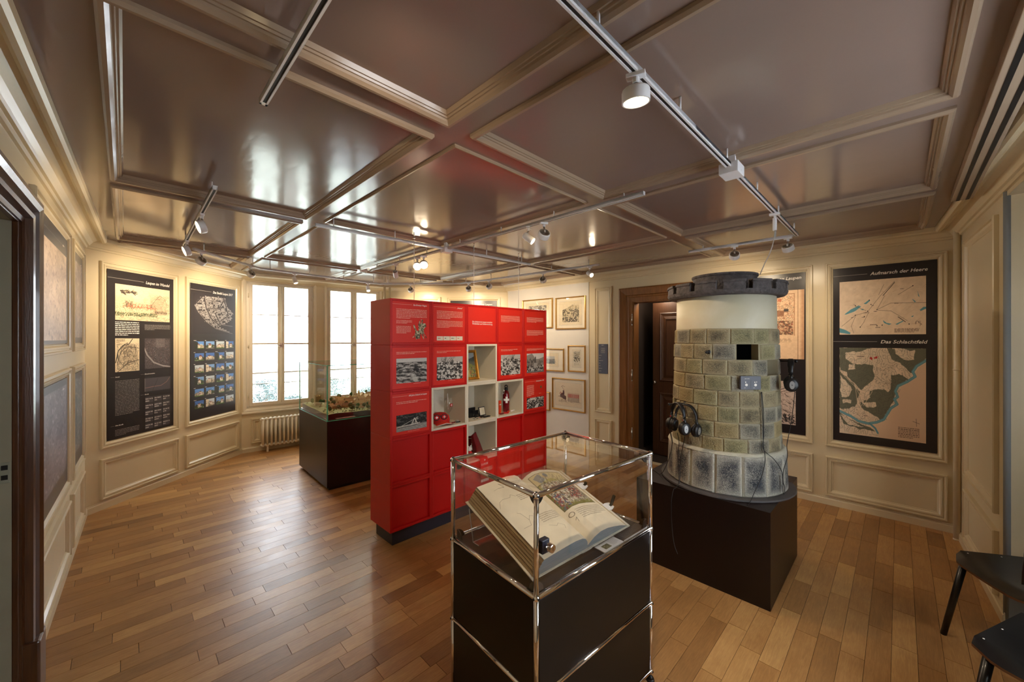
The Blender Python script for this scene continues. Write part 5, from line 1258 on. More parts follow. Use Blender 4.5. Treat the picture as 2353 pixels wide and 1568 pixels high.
mb = MB(); q = [(-.05, -.0, .0), (.065, .0, .0), (.075, .05, .0), (-.045, .05, .0), (-.070, .03, .20), (-.02, .035, .225), (-.01, .055, .22), (-.07, .055, .195), (.015, .0, .10), (-.062, .0, .10), (.02, .055, .10), (-.058, .055, .10)]
mb.add(q, [(0,3,2,1), (0,1,8,9), (9,8,5,4), (1,2,10,8), (8,10,6,5), (2,3,11,10), (10,11,7,6), (3,0,9,11), (11,9,4,7), (4,5,6,7)]); bg = mb.build('body', REDG, o, bevel=.006, seg=3, fix=True)
o = item('fan_scarf', 2, 3, .165, -.008, 'red fan scarf lettered SUISSE hanging over the edge of the lower cream cube', 'scarf')
mb = MB(); vs = []; prf = [(.10, .0065), (.06, .0065), (.022, .0075), (.0, .012), (-.010, .004), (-.011, -.02), (-.013, -.08), (-.010, -.14), (-.012, -.19)]
for i in range(9):
    x = -.048 + .096*i/8
    for k, (y, z) in enumerate(prf): vs.append((x + (.014 if k > 4 else 0)*(k-4)/4, y + .003*math.sin(i*1.3+k), z))
m_ = len(prf); mb.add(vs, [(i*m_+k, i*m_+k+1, (i+1)*m_+k+1, (i+1)*m_+k) for i in range(8) for k in range(m_-1)]); sc_ = mb.build('cloth', REDF, o, smooth=True); sc_.modifiers.new('thick', 'SOLIDIFY').thickness = .003
text('SUISSE', o, -.038, -.058, .026, WP, y=-.0185, width=.082, shear=0, name='lettering'); cross(o, .006, -.0185, -.012, .018)
mb = MB()
for i in range(14): mb.cyl((-.030+.0068*i, -.011, -.19), (-.032+.0068*i, -.012, -.215), .0016, 5)
mb.build('fringe', WP, o)

# ------------------------------------------------------------------ glass case with the model town
TC = empty('model_showcase', (-1.939, 4.06, 0), math.radians(43), 'dark brown plinth with a tall glass cover before the windows', 'display case')
TW, TD, TH, TG = 1.30, 1.04, .733, 1.326
mb = MB(); mb.box(.03, .03, 0, TW-.03, TD-.03, .035); mb.build('toe_kick', SLOT, TC)
mb = MB(); mb.box(.0, .0, .035, TW, TD, TH); mb.build('plinth', BRONZE, TC, bevel=.002)
for (a, b, c_, d_) in ((0, 0, TW, .008), (0, TD-.008, TW, TD), (0, .008, .008, TD-.008), (TW-.008, .008, TW, TD-.008)):
    mb = MB(); mb.box(a, b, TH+.001, c_, d_, TG-.009); mb.build('glass_side', GLASSG, TC)
mb = MB(); mb.box(0, 0, TG-.008, TW, TD, TG); mb.build('glass_top', GLASSG, TC)
for (a, b) in ((0, 0), (TW, 0), (0, TD), (TW, TD)):
    sx = -1 if a else 1; sy = -1 if b else 1
    mb = MB(); mb.box(min(a, a+sx*.009)-.0004, min(b, b+sy*.009)-.0004, TH+.002, max(a, a+sx*.009)+.0004, max(b, b+sy*.009)+.0004, TG-.009); mb.build('glass_edge', GEDGE, TC)
mb = MB(); e_ = .0035
for z in (TG-.0045, TH+.004):
    mb = MB(); mb.box(-.0006, -.0006, z-e_, TW+.0006, .0005, z+e_).box(-.0006, 0, z-e_, .0005, TD, z+e_).box(TW-.0005, 0, z-e_, TW+.0006, TD, z+e_).box(0, TD-.0005, z-e_, TW, TD+.0006, z+e_)
    mb.build('glass_rim', GEDGE, TC)
# the town itself: terrain, walls, houses, trees
TM = Matrix.Translation((-1.939, 4.06, 0)) @ Matrix.Rotation(math.radians(43), 4, 'Z')
tt = empty('model_town', TM @ Vector((0, 0, TH+.001)), math.radians(43), 'scale model of a small walled town with orange roofs and green trees', 'scale model')
def hill(x, y): return .050 + .016*math.sin(x*5+.5) + .075*max(0, min(1, (x-.30)/.5)) * max(0, min(1, (y-.15)/.4)) + .02*max(0, (y-.5)) + .006*math.sin(x*17)*math.cos(y*13)
nx, ny = 44, 36; vs = []; X0, X1, Y0, Y1 = .03, TW-.03, .05, TD-.03
for j in range(ny+1):
    for i in range(nx+1):
        x = X0 + (X1-X0)*i/nx; y = Y0 + (Y1-Y0)*j/ny; vs.append((x, y, hill(x, y)))
fs = [(j*(nx+1)+i, j*(nx+1)+i+1, (j+1)*(nx+1)+i+1, (j+1)*(nx+1)+i) for j in range(ny) for i in range(nx)]
mb = MB(); mb.add(vs, fs); rim = [j for j in range(nx+1)] + [(j+1)*(nx+1)+nx for j in range(ny)] + [ny*(nx+1)+i for i in range(nx-1, -1, -1)] + [j*(nx+1) for j in range(ny-1, 0, -1)]
n0 = len(mb.v); mb.v += [(mb.v[i][0], mb.v[i][1], .012) for i in rim]; R_ = len(rim); mb.f += []
sk = MB(); sk.v = [mb.v[i] for i in rim] + mb.v[n0:]; sk.f = [(k, R_+k, R_+(k+1) % R_, (k+1) % R_) for k in range(R_)]; sk.build('terrain_edge', BRONZE, tt)
mb.build('terrain', mat('model_meadow', (160, 156, 88), rough=.95, col2=(112, 118, 60), mix=.9, vscale=14, bump=.4, bscale=90), tt, smooth=True)
mb = MB(); mb.box(.012, .012, 0, TW-.012, TD-.012, .012); mb.build('base_plate', BRONZE, tt)
mb = MB(); mb.box(.10, .013, .012, .30, .047, .018); mb.build('caption_card', WP, tt)
mb = MB()
road = [(.06, .62), (.3, .46), (.55, .30), (.9, .22), (1.25, .20)]
vs = []
for i in range(33):
    t = i/32*(len(road)-1); k = min(int(t), len(road)-2); f_ = t-k; x = road[k][0]*(1-f_)+road[k+1][0]*f_; y = road[k][1]*(1-f_)+road[k+1][1]*f_
    vs += [(x, y-.013, hill(x, y)+.003), (x, y+.013, hill(x, y)+.003)]
mb.add(vs, [(2*i, 2*i+2, 2*i+3, 2*i+1) for i in range(32)]); mb.build('road', mat('model_road', (186, 164, 124), rough=.9), tt)
ROOF = [mat('model_roof_orange', (160, 122, 78), rough=.85, var=.15, vscale=40), mat('model_roof_brown', (132, 102, 68), rough=.85, var=.15, vscale=40), mat('model_roof_ochre', (176, 146, 96), rough=.85, var=.15, vscale=40)]
WL_ = mat('model_house_wall', (204, 178, 132), rough=.9, var=.12, vscale=30)
FOL = [mat('model_tree_green', (62, 96, 50), rough=1, var=.3, vscale=60, bump=.6, bscale=120), mat('model_tree_olive', (84, 98, 52), rough=1, var=.3, vscale=60, bump=.6, bscale=120)]
def mhouse(kind):
    w_, d_, h_, r_ = ((.030, .022, .020, .020), (.045, .026, .024, .026), (.024, .020, .030, .018))[kind]
    a = MB(); a.box(-w_, -d_, -.02, w_, d_, h_)
    b = MB(); e = .004; b.add([(-w_-e, -d_-e, h_-.002), (w_+e, -d_-e, h_-.002), (w_+e, d_+e, h_-.002), (-w_-e, d_+e, h_-.002), (-w_-e*.5, 0, h_+r_), (w_+e*.5, 0, h_+r_)], [(0,1,5,4), (2,3,4,5), (0,4,3), (1,2,5), (0,3,2,1)])
    return a.mesh('house_walls', WL_), [b.mesh('roof', ROOF[k]) for k in range(3)]
HM = [mhouse(k) for k in range(3)]
rn = random.Random(5)
def put_house(x, y, k, rz, s=1.0):
    o = link('house', HM[k][0], tt); o.location = (x, y, hill(x, y) + .004); o.rotation_euler = (0, 0, rz); o.scale = (s, s, s); link('roof', HM[k][1][rn.randrange(3)], o)
for row in range(5):
    yy = .42 + row*.105
    x = .17 + row*.02
    while x < 1.20:
        k = rn.randrange(3); put_house(x, yy + rn.uniform(-.012, .012), k, rn.choice((0, PI/2, .15, -.1)), rn.uniform(.85, 1.15)); x += rn.uniform(.062, .095)
for x, y, k in ((.60, .26, 1), (.72, .28, 0), (.55, .16, 0), (.48, .29, 2), (.9, .24, 1)): put_house(x, y, k, rn.uniform(-.4, .4))
mb = MB()
for (a, b), (c_, d_) in (((.17, .36), (.42, .355)), ((.42, .355), (.70, .36)), ((.70, .36), (1.22, .37))):
    n_ = 6
    for i in range(n_):
        xa, ya, xb, yb = a+(c_-a)*i/n_, b+(d_-b)*i/n_, a+(c_-a)*(i+1)/n_, b+(d_-b)*(i+1)/n_
        z = hill((xa+xb)/2, (ya+yb)/2); mb.box(xa, min(ya, yb)-.004, z-.03, xb, max(ya, yb)+.004, z+.032)
mb.build('town_wall', mat('model_stone', (164, 138, 92), rough=.9, var=.15, vscale=40), tt)
mb = MB(); mb.box(.10, .74, .02, .165, .80, .175)
for i in range(5):
    for j in range(5):
        if i in (0, 4) or j in (0, 4):
            if (i+j) % 2 == 0: mb.box(.10+i*.013, .74+j*.012, .175, .10+i*.013+.013, .74+j*.012+.012, .188)
mb.build('keep_tower', WL_, tt)
mb = MB(); mb.box(.60, .70, .05, .62, .72, .17); mb.add([(.598, .698, .17), (.622, .698, .17), (.622, .722, .17), (.598, .722, .17), (.61, .71, .225)], [(0,1,4), (1,2,4), (2,3,4), (3,0,4)]); mb.build('church_tower', WL_, tt)
mb = MB(); random.seed(3); mb.blob((0, 0, .034), .017, 8, 6, .22, (1, 1, 1.2)); t1 = mb.mesh('tree_crown', FOL[0]); mb = MB(); mb.blob((0, 0, .032), .019, 8, 6, .25, (1, 1, .9)); t2 = mb.mesh('tree_crown', FOL[1])
mb = MB(); mb.cyl((0, 0, -.01), (0, 0, .022), .0022, 6); ttm = mb.mesh('tree_trunk', TRUNK)
spots = [(.10, .84), (.14, .66), (.20, .74), (.17, .48), (.22, .30), (.33, .24), (.38, .17), (.42, .25), (.50, .15), (.50, .27), (.58, .22), (.60, .12), (.68, .20), (.70, .28), (.76, .13), (.80, .25), (.85, .09), (.92, .14), (.25, .56), (.36, .46), (1.0, .12), (1.08, .20), (1.15, .12), (.30, .10), (.56, .30), (.44, .92), (.6, .95), (.8, .94), (.30, .80), (1.2, .26), (.12, .35), (.10, .22)]
for x, y in spots:
    s = rn.uniform(.95, 1.45); o = link('model_tree', rn.choice((t1, t2)), tt); o.location = (x, y, hill(x, y)); o.scale = (s, s, s*rn.uniform(.9, 1.2)); o.rotation_euler = (0, 0, rn.uniform(0, 6)); link('tree_trunk', ttm, o)
mb = MB()
for _ in range(150):
    x, y = rn.uniform(.05, 1.2), rn.uniform(.08, .34) if rn.random() < .7 else rn.uniform(.3, .95)
    if x > .15 and y > .36: continue
    mb.blob((x, y, hill(x, y)+.002), rn.uniform(.004, .009), 6, 4, .3)
tag(mb.build('hedges', FOL[1], tt), kind='stuff')

# ------------------------------------------------------------------ model tower on its dark plinth
o = empty('tower_plinth', (1.515, 2.864, 0), PI/4, 'large dark brown square plinth carrying the model tower', 'plinth')
mb = MB(); mb.box(-.42, -.42, 0, .42, .42, .58); mb.build('box', BRONZE, o, bevel=.002)
TX, TY = 1.551, 2.833
TA = math.atan2(-TY, -TX)
TO = empty('model_tower', (TX, TY, .581), 0, 'round stone model tower with dark battlements standing on the dark plinth', 'scale model')
Z0 = -.581
def stone_mat(name, edge, face, stain, amt, pos=.66):
    """stone with pale edges and a dirty middle; the map of each stone runs 0..1 over its face"""
    m = mat(name, edge, rough=.93, var=.05, vscale=20, bump=.95, bscale=150); nt = m.node_tree; N = nt.nodes; Lk = nt.links; b = N['Principled BSDF']
    src = b.inputs['Base Color'].links[0].from_socket
    u = N.new('ShaderNodeUVMap'); u.uv_map = 'UVMap'; sp = N.new('ShaderNodeSeparateXYZ'); Lk.new(u.outputs[0], sp.inputs[0])
    def mt(op, a, c, clamp=False):
        q = N.new('ShaderNodeMath'); q.operation = op; q.use_clamp = clamp
        for k, v in enumerate((a, c)):
            if v is None: continue
            if isinstance(v, (int, float)): q.inputs[k].default_value = v
            else: Lk.new(v, q.inputs[k])
        return q.outputs[0]
    fu = mt('PINGPONG', sp.outputs[0], .5); fv = mt('PINGPONG', sp.outputs[1], .5)
    d0 = mt('MULTIPLY', mt('MINIMUM', fu, fv), 3.0, True); d = mt('MULTIPLY', d0, mt('SUBTRACT', 2.0, d0))
    tc = N.new('ShaderNodeTexCoord'); nz = N.new('ShaderNodeTexNoise'); nz.inputs['Scale'].default_value = 8; nz.inputs['Detail'].default_value = 5; Lk.new(tc.outputs['Object'], nz.inputs[0])
    n2 = N.new('ShaderNodeTexNoise'); n2.inputs['Scale'].default_value = 170; n2.inputs['Detail'].default_value = 2; Lk.new(tc.outputs['Object'], n2.inputs[0])
    f = mt('MULTIPLY', d, mt('MULTIPLY', mt('SUBTRACT', mt('ADD', nz.outputs[0], mt('MULTIPLY', n2.outputs[0], .9)), pos), amt, True))
    m1 = N.new('ShaderNodeMixRGB'); Lk.new(mt('MULTIPLY', d, .7), m1.inputs[0]); Lk.new(src, m1.inputs[1]); m1.inputs[2].default_value = L4(face)
    m2 = N.new('ShaderNodeMixRGB'); Lk.new(f, m2.inputs[0]); Lk.new(m1.outputs[0], m2.inputs[1]); m2.inputs[2].default_value = L4(stain)
    Lk.new(m2.outputs[0], b.inputs['Base Color']); return m
STONE = [stone_mat('tower_stone_' + n_, e_, f_, s_, a_) for n_, e_, f_, s_, a_ in
         (('buff', (176, 164, 132), (164, 150, 116), (92, 86, 70), 2.0), ('yellow', (176, 160, 122), (168, 150, 104), (104, 94, 66), 1.6), ('grey', (174, 168, 148), (156, 150, 130), (70, 70, 68), 2.0), ('moss', (172, 164, 130), (156, 148, 106), (88, 86, 64), 1.8))]
HOLE_SHADE = mat('opening_shade_black', (4, 4, 4), rough=1, spec=0)
MORT = mat('tower_mortar', (160, 150, 122), rough=.95, var=.06, bump=.3, bscale=90)
BASES = stone_mat('tower_base_stone', (216, 212, 196), (178, 176, 164), (62, 66, 74), 2.0, .56); LEDGE = mat('tower_ledge', (188, 184, 166), rough=.92, var=.06, bump=.5, bscale=130)
def rr(z): return .350 - (z-.85)/.82*.017
mb = MB(); mb.lathe([(0, .60), (.34, .60), (.338, .85), (.25, .86), (.25, 1.67), (.30, 1.672), (0, 1.672)], 48); mb.v = [(x, y, z+Z0) for x, y, z in mb.v]; mb.build('core', MORT, TO, smooth=False)
def brick(a0, a1, z0, z1, r0, r1, ch=.005, n=4, ri=None):
    """one stone: a curved block whose face has softened edges; r0 bottom radius, r1 top radius"""
    mb = MB(); ri = (min(r0, r1) - .035) if ri is None else ri; vs = []; da = ch / r0
    A = [a0, a0 + da] + [a0 + da + (a1-a0-2*da)*k/n for k in range(1, n)] + [a1 - da, a1]
    for j, a in enumerate(A):
        e = j in (0, len(A)-1)
        for z, r in ((z0, ri), (z0, r0-ch), (z0+ch, r0-(ch if e else 0)), (z1-ch, r1-(ch if e else 0)), (z1, r1-ch), (z1, ri)): vs.append((r*math.cos(a), r*math.sin(a), z+Z0))
    mb.uvw = [((a-a0)/(a1-a0), (z-z0)/(z1-z0)) for a in A for z in (z0, z0, z0+ch, z1-ch, z1, z1)]
    m = 6; mb.add(vs, [(j*m+k, (j+1)*m+k, (j+1)*m+k+1, j*m+k+1) for j in range(len(A)-1) for k in range(5)] + [tuple(range(m))[::-1], tuple((len(A)-1)*m+k for k in range(m))])
    return mb
rn = random.Random(9); rows = 8; rh = .82/rows
wins = {1: (12.4, 36.2), 2: (48.0, 71.4), 5: (-77, -63)}       # row from the top -> gap, degrees from the line of sight
for k in range(rows):
    z1 = 1.67 - k*rh; z0 = z1 - rh; g = .0035
    st = -180 + (k % 2) * 12 + rn.uniform(-3, 3); a = st; cuts = []
    while a < st + 360 - 1:
        l = rn.uniform(20.5, 27); 
        if a + l > st + 346: l = st + 360 - a
        cuts.append((a, a+l)); a += l
    if k in wins:
        w0, w1 = wins[k]; nc = []
        for p, q in cuts:
            for s in (-360, 0, 360):
                if s and not (p+s < w1 and q+s > w0): continue
                P_, Q_ = p+s, q+s
                if s == 0 or True:
                    pass
            if q <= w0 or p >= w1: nc.append((p, q)); continue
            if p < w0 - 1: nc.append((p, w0))
            if q > w1 + 1: nc.append((w1, q))
        cuts = nc
    if k in wins: w0, w1 = wins[k]; brick(TA + math.radians(w1), TA + math.radians(w0 + 360), z0, z1, rr(z0)-.006, rr(z1)-.006, ch=.0005, n=40, ri=.24).build('mortar_course', MORT, TO)
    else: brick(TA, TA + 2*PI, z0, z1, rr(z0)-.006, rr(z1)-.006, ch=.0005, n=44, ri=.24).build('mortar_course', MORT, TO)
    for p, q in cuts:
        if q - p < 2: continue
        j = rn.uniform(-.0015, .0035); ga = math.degrees(g/.34)
        off = (TA, 1)
        b_ = brick(TA + math.radians(p + ga/2), TA + math.radians(q - ga/2), z0 + g/2, z1 - g/2, rr(z0)+j, rr(z1)+j, ch=.006)
        mid = (p+q)/2; idx = rn.choices((0, 1, 2, 3), (4, 5, 2, 3) if mid < 5 else (3, 1, 5, 3))[0]  # warm lamp side and cool daylight side put into the stone mix
        b_.build('stone_block', STONE[idx], TO, smooth=False)
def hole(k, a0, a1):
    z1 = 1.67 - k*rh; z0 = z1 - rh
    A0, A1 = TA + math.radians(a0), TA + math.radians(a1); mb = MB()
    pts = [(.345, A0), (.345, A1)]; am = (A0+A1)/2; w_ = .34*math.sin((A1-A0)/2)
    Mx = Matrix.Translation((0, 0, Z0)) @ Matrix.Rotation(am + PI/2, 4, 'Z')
    mb.box(-w_*1.25, -.262, z0-.004, w_*1.25, -.252, z1+.004, Mx); mb.build('opening_shade_back', HOLE_SHADE, TO)  # black sheet puts the shade inside the opening into colour
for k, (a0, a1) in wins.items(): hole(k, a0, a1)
# flared base of upright blocks
nb = 15
for k in range(nb):
    a0 = TA + math.radians(-180 + k*24 + 4); a1 = a0 + math.radians(24) - .006
    brick(a0, a1, .592, .855, .384, .376, ch=.012, n=3, ri=.33).build('base_block', BASES, TO)
mb = MB(); mb.lathe([(.38, .85), (.374, .862), (.352, .868), (.335, .862)], 54); mb.v = [(x, y, z+Z0) for x, y, z in mb.v]; mb.build('ledge', LEDGE, TO, smooth=True)
mb = MB(); mb.lathe([(0, .5815), (.428, .5815), (.43, .585), (.428, .594), (0, .594)], 64); mb.v = [(x, y, z+Z0) for x, y, z in mb.v]; mb.build('base_disc', mat('grey_base_disc', (78, 74, 74), rough=.7, var=.2, vscale=10), TO)
mb = MB(); mb.lathe([(.30, 1.668), (.321, 1.668), (.322, 1.675), (.318, 1.90), (.30, 1.902)], 72); mb.v = [(x, y, z+Z0) for x, y, z in mb.v]; mb.build('plaster_band', mat('tower_white_band', (212, 208, 192), rough=.6, col2=(190, 180, 144), mix=.9, vscale=4, dist=1), TO, smooth=True)
# battlements
mb = MB(); mb.lathe([(.28, 1.893), (.35, 1.893), (.368, 1.897), (.378, 1.906), (.382, 1.916), (.384, 1.922), (.384, 1.925), (.34, 1.925), (.338, 1.915), (0, 1.915)], 72); mb.v = [(x, y, z+Z0) for x, y, z in mb.v]; mb.build('battlement_ring', PEBBLE, TO, smooth=False)
nn = 14
for k in range(nn):
    a0 = TA + math.radians(-3.8 + 360/nn*k + 3.0); a1 = TA + math.radians(-3.8 + 360/nn*(k+1) - 3.0)
    b_ = brick(a0, a1, 1.924, 1.983, .382, .378, ch=.003, n=5, ri=.332); b_.build('merlon', PEBBLE, TO); brick(a0-.006, a1+.006, 1.970, 1.988, .387, .385, ch=.003, n=5, ri=.330).build('merlon_cap', PEBBLE, TO)
mb = MB(); mb.lathe([(.20, 1.93), (.208, 1.93), (.206, 2.040), (.215, 2.048), (.215, 2.060), (.19, 2.062), (.188, 2.02), (0, 2.02)], 56); mb.v = [(x, y, z+Z0) for x, y, z in mb.v]; mb.build('upper_ring', PEBBLE, TO, smooth=False)
mb = MB(); mb.lathe([(.333, 2.005), (.380, 2.008)], 56)
def tpos(deg, r, z): a = TA + math.radians(deg); return Vector((TX + r*math.cos(a), TY + r*math.sin(a), z))
# pegs
def peg(deg, z, lab, l=.07):
    o = empty('coat_peg', tpos(deg, .338, z), TA + math.radians(deg) + PI/2, lab, 'peg', 'black pegs on the model tower'); mb = MB(); mb.cyl((0, .0, 0), (0, -l, 0), .0055, 10).blob((0, -l, 0), .010, 10, 8); mb.build('pin', BRUB, o, smooth=True)
    mb = MB(); mb.lathe([(0, 0), (.014, 0), (.014, .004), (0, .005)], 16, Matrix.Rotation(PI/2, 4, 'X')); mb.build('plate', BRUB, o, smooth=True)
peg(-15.5, 1.515, 'empty black peg near the top of the model tower', .045); peg(-46, 1.145, 'black peg at the left of the tower holding two headphones', .13); peg(76, 1.455, 'black peg at the right of the tower holding one pair of headphones', .09)
# sign on the tower
a = 24.5; o = empty('tower_sign', tpos(a, .3455, 1.278), TA + math.radians(a) + PI/2, 'small dark sign with two listening icons on the model tower', 'sign')
SG = mat('slate_sign', (62, 64, 76), rough=.45); mb = MB(); mb.box(-.062, -.016, 0, .062, .002, .086); mb.build('plate', SG, o, bevel=.001)
print_lines(o, -.038, .066, .040, .074, 1, SPRINT, -.0168, .7, name='lettering')
mb = MB(); mb.box(-.0006, -.0166, .008, .0006, -.0158, .062); mb.build('divider', SLOT, o)
for s in (-1, 1):
    x = s*.028
    mb = MB(); mb.cyl((x+.001, -.0158, .030), (x+.001, -.0168, .030), .0085, 16).blob((x-.004, -.0164, .049), .0035, 8, 6, 0, (1, .2, 1)).box(x-.006, -.0168, .042, x-.001, -.0158, .049)
    if s > 0: mb.blob((x+.007, -.0164, .049), .0035, 8, 6, 0, (1, .2, 1))
    mb.build('listener_icon', WPRINT, o)
    print_lines(o, x-.013, .009, x+.014, .015, 1, SPRINT, -.0168, .7, name='lettering')
# headphones
SILV = mat('silver_oval', (176, 176, 176), rough=.3, metal=.6)
def headphones(pos, rz, lab, sc=1.0, tilt=0):
    """hung by the band; local x = axis between the cups, z up, origin at the inside of the band's crown"""
    o = empty('headphones', pos, rz, lab, 'headphones', 'black headphones on the model tower'); o.rotation_euler = (0, tilt, rz)
    mb = MB(); vs = []; n_ = 18; R = .072
    for i in range(n_+1):
        t = PI*i/n_; x = R*math.cos(t)*1.0; z = -.080 + .088*math.sin(t); w_ = .017 if .15 < i/n_ < .85 else .012; nx_, nz_ = math.cos(t), math.sin(t)
        for dy, dr in ((-w_, 0), (-w_*.7, .007), (w_*.7, .007), (w_, 0), (w_*.7, -.004), (-w_*.7, -.004)): vs.append((x + nx_*dr, dy, z + nz_*dr))
    mb.add(vs, [(i*6+k, i*6+(k+1) % 6, (i+1)*6+(k+1) % 6, (i+1)*6+k) for i in range(n_) for k in range(6)] + [tuple(range(6)), tuple(range(n_*6, n_*6+6))[::-1]])
    mb.build('headband', BRUB, o, smooth=True)
    for s in (-1, 1):
        mb = MB(); mb.tube([(s*.072, 0, -.080), (s*.077, 0, -.100), (s*.080, 0, -.125)], [.008, .010, .012], 8); arm = mb.build('yoke', BRUB, o, smooth=True)
        mb = MB(); mb.box(s*.072-.006, -.011, -.096, s*.072+.006, .011, -.091); mb.build('chrome_collar', CHROME, arm)
        M = Matrix.Translation((s*.060, 0, -.150)) @ Matrix.Rotation(s*PI/2, 4, 'Y') @ Matrix.Rotation(.1, 4, 'X')
        mb = MB(); mb.lathe([(0, .000), (.022, -.002), (.036, .002), (.041, .012), (.040, .020), (.034, .022), (.038, .026), (.037, .034), (.030, .040), (0, .041)], 28, M @ Matrix.Scale(1.12, 4, (1, 0, 0))); cp = mb.build('ear_cup', BRUB, o, smooth=True)
        mb = MB(); pts = []
        for k in range(24):
            t = 2*PI*k/24; pts.append((.014*math.cos(t) + 0, .026*math.sin(t)))
        pr = [(y_, x_) for x_, y_ in pts]; mb.prism(pr, .0395, .0425); mb.v = [tuple(M @ Vector(v)) for v in mb.v]; sv = mb.build('silver_plate', SILV, cp)
        mb = MB()
        for q in (-1, 1): mb.box(-.0012 + q*.0022, -.0032, .0425, .0012 + q*.0022, .0032, .0430); mb.v = [tuple(M @ Matrix.Rotation(.5, 4, 'Z') @ Vector(v)) for v in mb.v]; mb.build('emblem', SLOT, sv) if False else mb.build('emblem', SLOT, cp)
    return o
hp1 = tpos(-40, .435, 1.150); headphones(hp1, TA + PI/2 + math.radians(-43) - .15, 'front pair of black headphones hanging at the left of the tower')
hp2 = tpos(-35, .392, 1.142); headphones(hp2, TA + PI/2 + math.radians(-43) + .35, 'rear pair of black headphones hanging at the left of the tower', tilt=.08)
hp3 = tpos(73, .402, 1.458); headphones(hp3, math.radians(56), 'single pair of black headphones at the right side of the tower')
CORD = mat('black_cord', (18, 17, 18), rough=.5)
def cable(pts, lab, r=.0022, sub=6):
    pts = [Vector(p) for p in pts]; out = []
    for i in range(len(pts)-1):
        p0 = pts[max(i-1, 0)]; p1 = pts[i]; p2 = pts[i+1]; p3 = pts[min(i+2, len(pts)-1)]
        for k in range(sub):
            t = k/sub; out.append(.5*((2*p1) + (p2-p0)*t + (2*p0-5*p1+4*p2-p3)*t*t + (3*p1-p0-3*p2+p3)*t**3))
    out.append(pts[-1]); b = pts[0].copy(); mb = MB(); mb.tube([q-b for q in out], r, 6); o = mb.build('headphone_cable', CORD, None, smooth=True); o.location = b
    return tag(o, lab, 'cable', 'black headphone cables on the tower')
T = tpos
cable([T(-56, .42, .985), T(-55, .41, .90), T(-54, .405, .84), T(-60, .41, .72), T(-68, .44, .60), T(-80, .47, .583), T(-95, .56, .583)], 'headphone cable running left down the tower base to the plinth')
cable([T(-46, .46, .965), T(-50, .42, .88), T(-53, .41, .84)], 'short cable from the front cup joining the left cord')
cable([T(-40, .44, .955), T(-43, .405, .88), T(-45, .402, .78), T(-43, .405, .66), T(-40, .43, .60), T(-38, .47, .583), T(-37, .50, .578), T(-36, .53, .50), T(-34, .545, .35), T(-31, .56, .25), T(-28, .565, .20)], 'long thin cable hanging over the front of the dark plinth')
cable([T(-34, .42, .935), T(-38, .402, .87), T(-42, .400, .76), T(-41, .408, .66), T(-39, .43, .605)], 'cable from the rear headphones down the tower base')
cable([T(37, .352, 1.262), T(37.5, .362, 1.15), T(38, .362, 1.0), T(37, .366, .90), T(44, .40, .84), T(53, .402, .76), T(55, .402, .68), T(55.5, .402, .62), T(57.5, .402, .61), T(58, .402, .65), T(55.5, .402, .69), T(56, .402, .76), T(64, .40, .84), T(74, .38, .90), T(79, .392, 1.0), T(80, .41, 1.15), T(80, .42, 1.27)], 'right headphone cable with a loop hanging before the tower base')
cable([T(36.4, .352, 1.262), T(36.6, .362, 1.1), T(37.2, .364, .93), T(35, .395, .84), T(31, .402, .74), T(24, .41, .64), T(19, .44, .595), T(15, .48, .584)], 'cable from the sign slanting left across the tower base to the plinth')

# ------------------------------------------------------------------ chrome and glass book case in front
VC = empty('book_showcase', (.083, 1.325, 0), math.radians(41), 'chrome framed glass showcase with black metal panels in the foreground', 'display case')
VW, VD = .75, .525; LV = [.045, .364, .714, 1.064]; tr = .0095
for x, y in ((0, 0), (VW, 0), (VW, VD), (0, VD)):
    for a, b in zip(LV[:-1], LV[1:]):
        mb = MB(); mb.cyl((x, y, a), (x, y, b), tr, 16); mb.build('upright_tube', CHROME, VC, smooth=True)
    mb = MB(); mb.cyl((x, y, .0), (x, y, .012), .019, 16, .016).cyl((x, y, .012), (x, y, .022), .016, 16, .008); mb.build('foot', BRUB, VC, smooth=True)
    mb = MB(); mb.cyl((x, y, .02), (x, y, .045), .006, 10); mb.build('foot_screw', CHROME, VC, smooth=True)
for z in LV:
    for (a, b) in (((0, 0), (VW, 0)), ((VW, 0), (VW, VD)), ((VW, VD), (0, VD)), ((0, VD), (0, 0))):
        mb = MB(); mb.cyl((*a, z), (*b, z), tr, 16); mb.build('rail_tube', CHROME, VC, smooth=True)
    for x, y in ((0, 0), (VW, 0), (VW, VD), (0, VD)):
        mb = MB(); mb.blob((x, y, z), .0128, 16, 12); ball = mb.build('ball_joint', CHROME, VC, smooth=True)
        mb = MB()
        for d in ((1, 0, 0), (-1, 0, 0), (0, 1, 0), (0, -1, 0), (0, 0, 1)):
            c_ = Vector((x, y, z)) + Vector(d)*.0124; mb.cyl(c_, c_ + Vector(d)*.0014, .0045, 12)
        mb.build('thread_hole', SLOT, ball)
for z0, z1 in ((LV[0], LV[1]), (LV[1], LV[2])):
    for a, b, c_, d_ in ((.011, -.004, VW-.011, .0), (.011, VD, VW-.011, VD+.004), (-.004, .011, 0, VD-.011), (VW, .011, VW+.004, VD-.011)):
        mb = MB(); mb.box(a, b, z0+.011, c_, d_, z1-.011); mb.build('side_panel', BMETAL, VC, bevel=.0015)
mb = MB(); mb.box(.008, .008, LV[2]-.003, VW-.008, VD-.008, LV[2]+.004); mb.build('display_floor', BMETAL, VC, bevel=.001)
mb = MB(); mb.box(.008, .008, LV[0]-.003, VW-.008, VD-.008, LV[0]+.004); mb.build('bottom_panel', BMETAL, VC)
